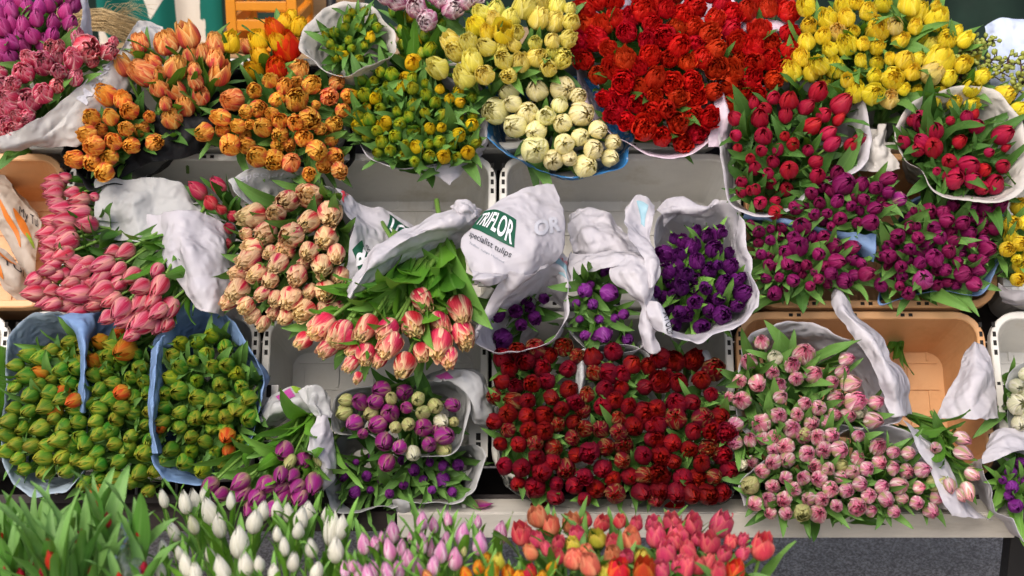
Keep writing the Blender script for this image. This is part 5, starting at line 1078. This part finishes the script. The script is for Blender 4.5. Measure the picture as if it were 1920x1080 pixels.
# crate of stock that the broom rests on
crate('white plastic crate behind the top row that the broom lies on', A0.x - .1, A0.x + .3, loc(120, 70)[1] - .2, loc(120, 70)[1] + .06, 'white_plastic', o0=-.42, group='crates stored behind the stall')

# budding branches in pale blue paper
tw = empty('blossom_branches', 'brown twigs with green buds in pale blue paper at the upper right edge', 'branches', P(1840, 240, -.08))
r = random.Random(12); m = MB(); bd = MB()
def bud(c, s):
    d = Vector((r.uniform(-1, 1), r.uniform(-1, .2), r.uniform(-.2, 1))).normalized(); k = 6
    bd.tube([c, c + d * s * .35, c + d * s * .8, c + d * s * 1.25, c + d * s * 1.5], [s * .2, s * .5, s * .58, s * .35, s * .05], k)
tips = [[(1770,175,.02),(1800,145,.05),(1812,112,.07),(1838,80,.08)], [(1790,200,.02),(1832,150,.06),(1850,122,.08),(1868,108,.08)], [(1800,200,.03),(1850,150,.06),(1885,130,.08),(1890,110,.08)], [(1760,150,.03),(1800,100,.06),(1825,90,.07),(1860,75,.08)], [(1850,220,.02),(1895,170,.06),(1915,150,.08),(1912,105,.08)], [(1880,220,.02),(1915,160,.06),(1930,135,.08),(1935,100,.07)], [(1745,165,.05),(1775,130,.07),(1805,92,.08),(1822,70,.08)]]
for t in tips:
    pts = [P(*spl(t, i / 14)) for i in range(15)]
    m.tube(pts, [.0035 * (1 - .6 * i / 14) for i in range(15)], 6)
    for i in range(4, 15):
        for k in range(3):
            c = pts[i] + Vector((r.uniform(-.013, .013), r.uniform(-.013, .006), r.uniform(-.011, .011)))
            m.tube([pts[i], c], [.0012, .0012], 4); bud(c, r.uniform(.005, .0085))
m.build('twig', tw, M['twig'], True); bd.build('bud', tw, M['bud_green'], True)
sheet([[(1848,52,.0),(1885,38,.01),(1960,42,.01)],[(1850,90,.01),(1890,80,.03),(1960,80,.02)],[(1858,150,.02),(1895,150,.04),(1960,150,.02)],[(1880,215,.0),(1905,215,.02),(1960,215,.0)]], 'sky_paper', 'paper_wrap', tw, 81, .006)

# lime green bag at the left edge
lb = empty('shopping_bag', 'lime green plastic bag cut off by the left edge', 'bag', P(-20, 830, -.0))
sheet([[(-40,650,.05),(-10,645,.07),(12,650,.03)],[(-40,740,.07),(-10,740,.09),(14,740,.04)],[(-40,850,.06),(-10,850,.08),(4,848,.04)]], 'green_plastic', 'bag_panel', lb, 82, .004)

# ground
n = 60; vs = []; fs = []
g = obj('ground', mesh('ground', [(-60, -60, 0), (60, -60, 0), (60, 60, 0), (-60, 60, 0)], [(0, 1, 2, 3)], False), None, M['asphalt']); struct(g)

# ------------------------------------------------------------------ light
w = bpy.data.worlds.new('World'); scene.world = w; w.use_nodes = True
nt = w.node_tree; nt.nodes.clear()
sky = nt.nodes.new('ShaderNodeTexSky'); sky.sky_type = 'NISHITA'; sky.sun_disc = False
SD = Vector((-.35, -.75, .95)).normalized()           # towards the sun
sky.sun_elevation = math.asin(SD.z); sky.sun_rotation = math.atan2(SD.x, SD.y)
sky.air_density = .8; sky.dust_density = 5.0; sky.ozone_density = .6
bg = nt.nodes.new('ShaderNodeBackground'); bg.inputs[1].default_value = .15
ow = nt.nodes.new('ShaderNodeOutputWorld'); nt.links.new(sky.outputs[0], bg.inputs[0]); nt.links.new(bg.outputs[0], ow.inputs[0])
ld = bpy.data.lights.new('sun', 'SUN'); ld.energy = 1.15; ld.angle = R(40); ld.color = (1, .95, .88)
lo = bpy.data.objects.new('sun', ld); COL.objects.link(lo); lo.rotation_euler = SD.to_track_quat('Z', 'Y').to_euler()
scene.view_settings.view_transform = 'Standard'; scene.view_settings.look = 'None'; scene.view_settings.gamma = 1
scene.view_settings.exposure = 0.48; scene.view_settings.use_curve_mapping = False
scene.render.engine = 'CYCLES'; scene.cycles.max_bounces = 6; scene.cycles.transparent_max_bounces = 12
scene.cycles.diffuse_bounces = 3; scene.cycles.glossy_bounces = 2; scene.cycles.use_denoising = True
print('tulips', N_TULIPS, 'objects', len(bpy.data.objects))
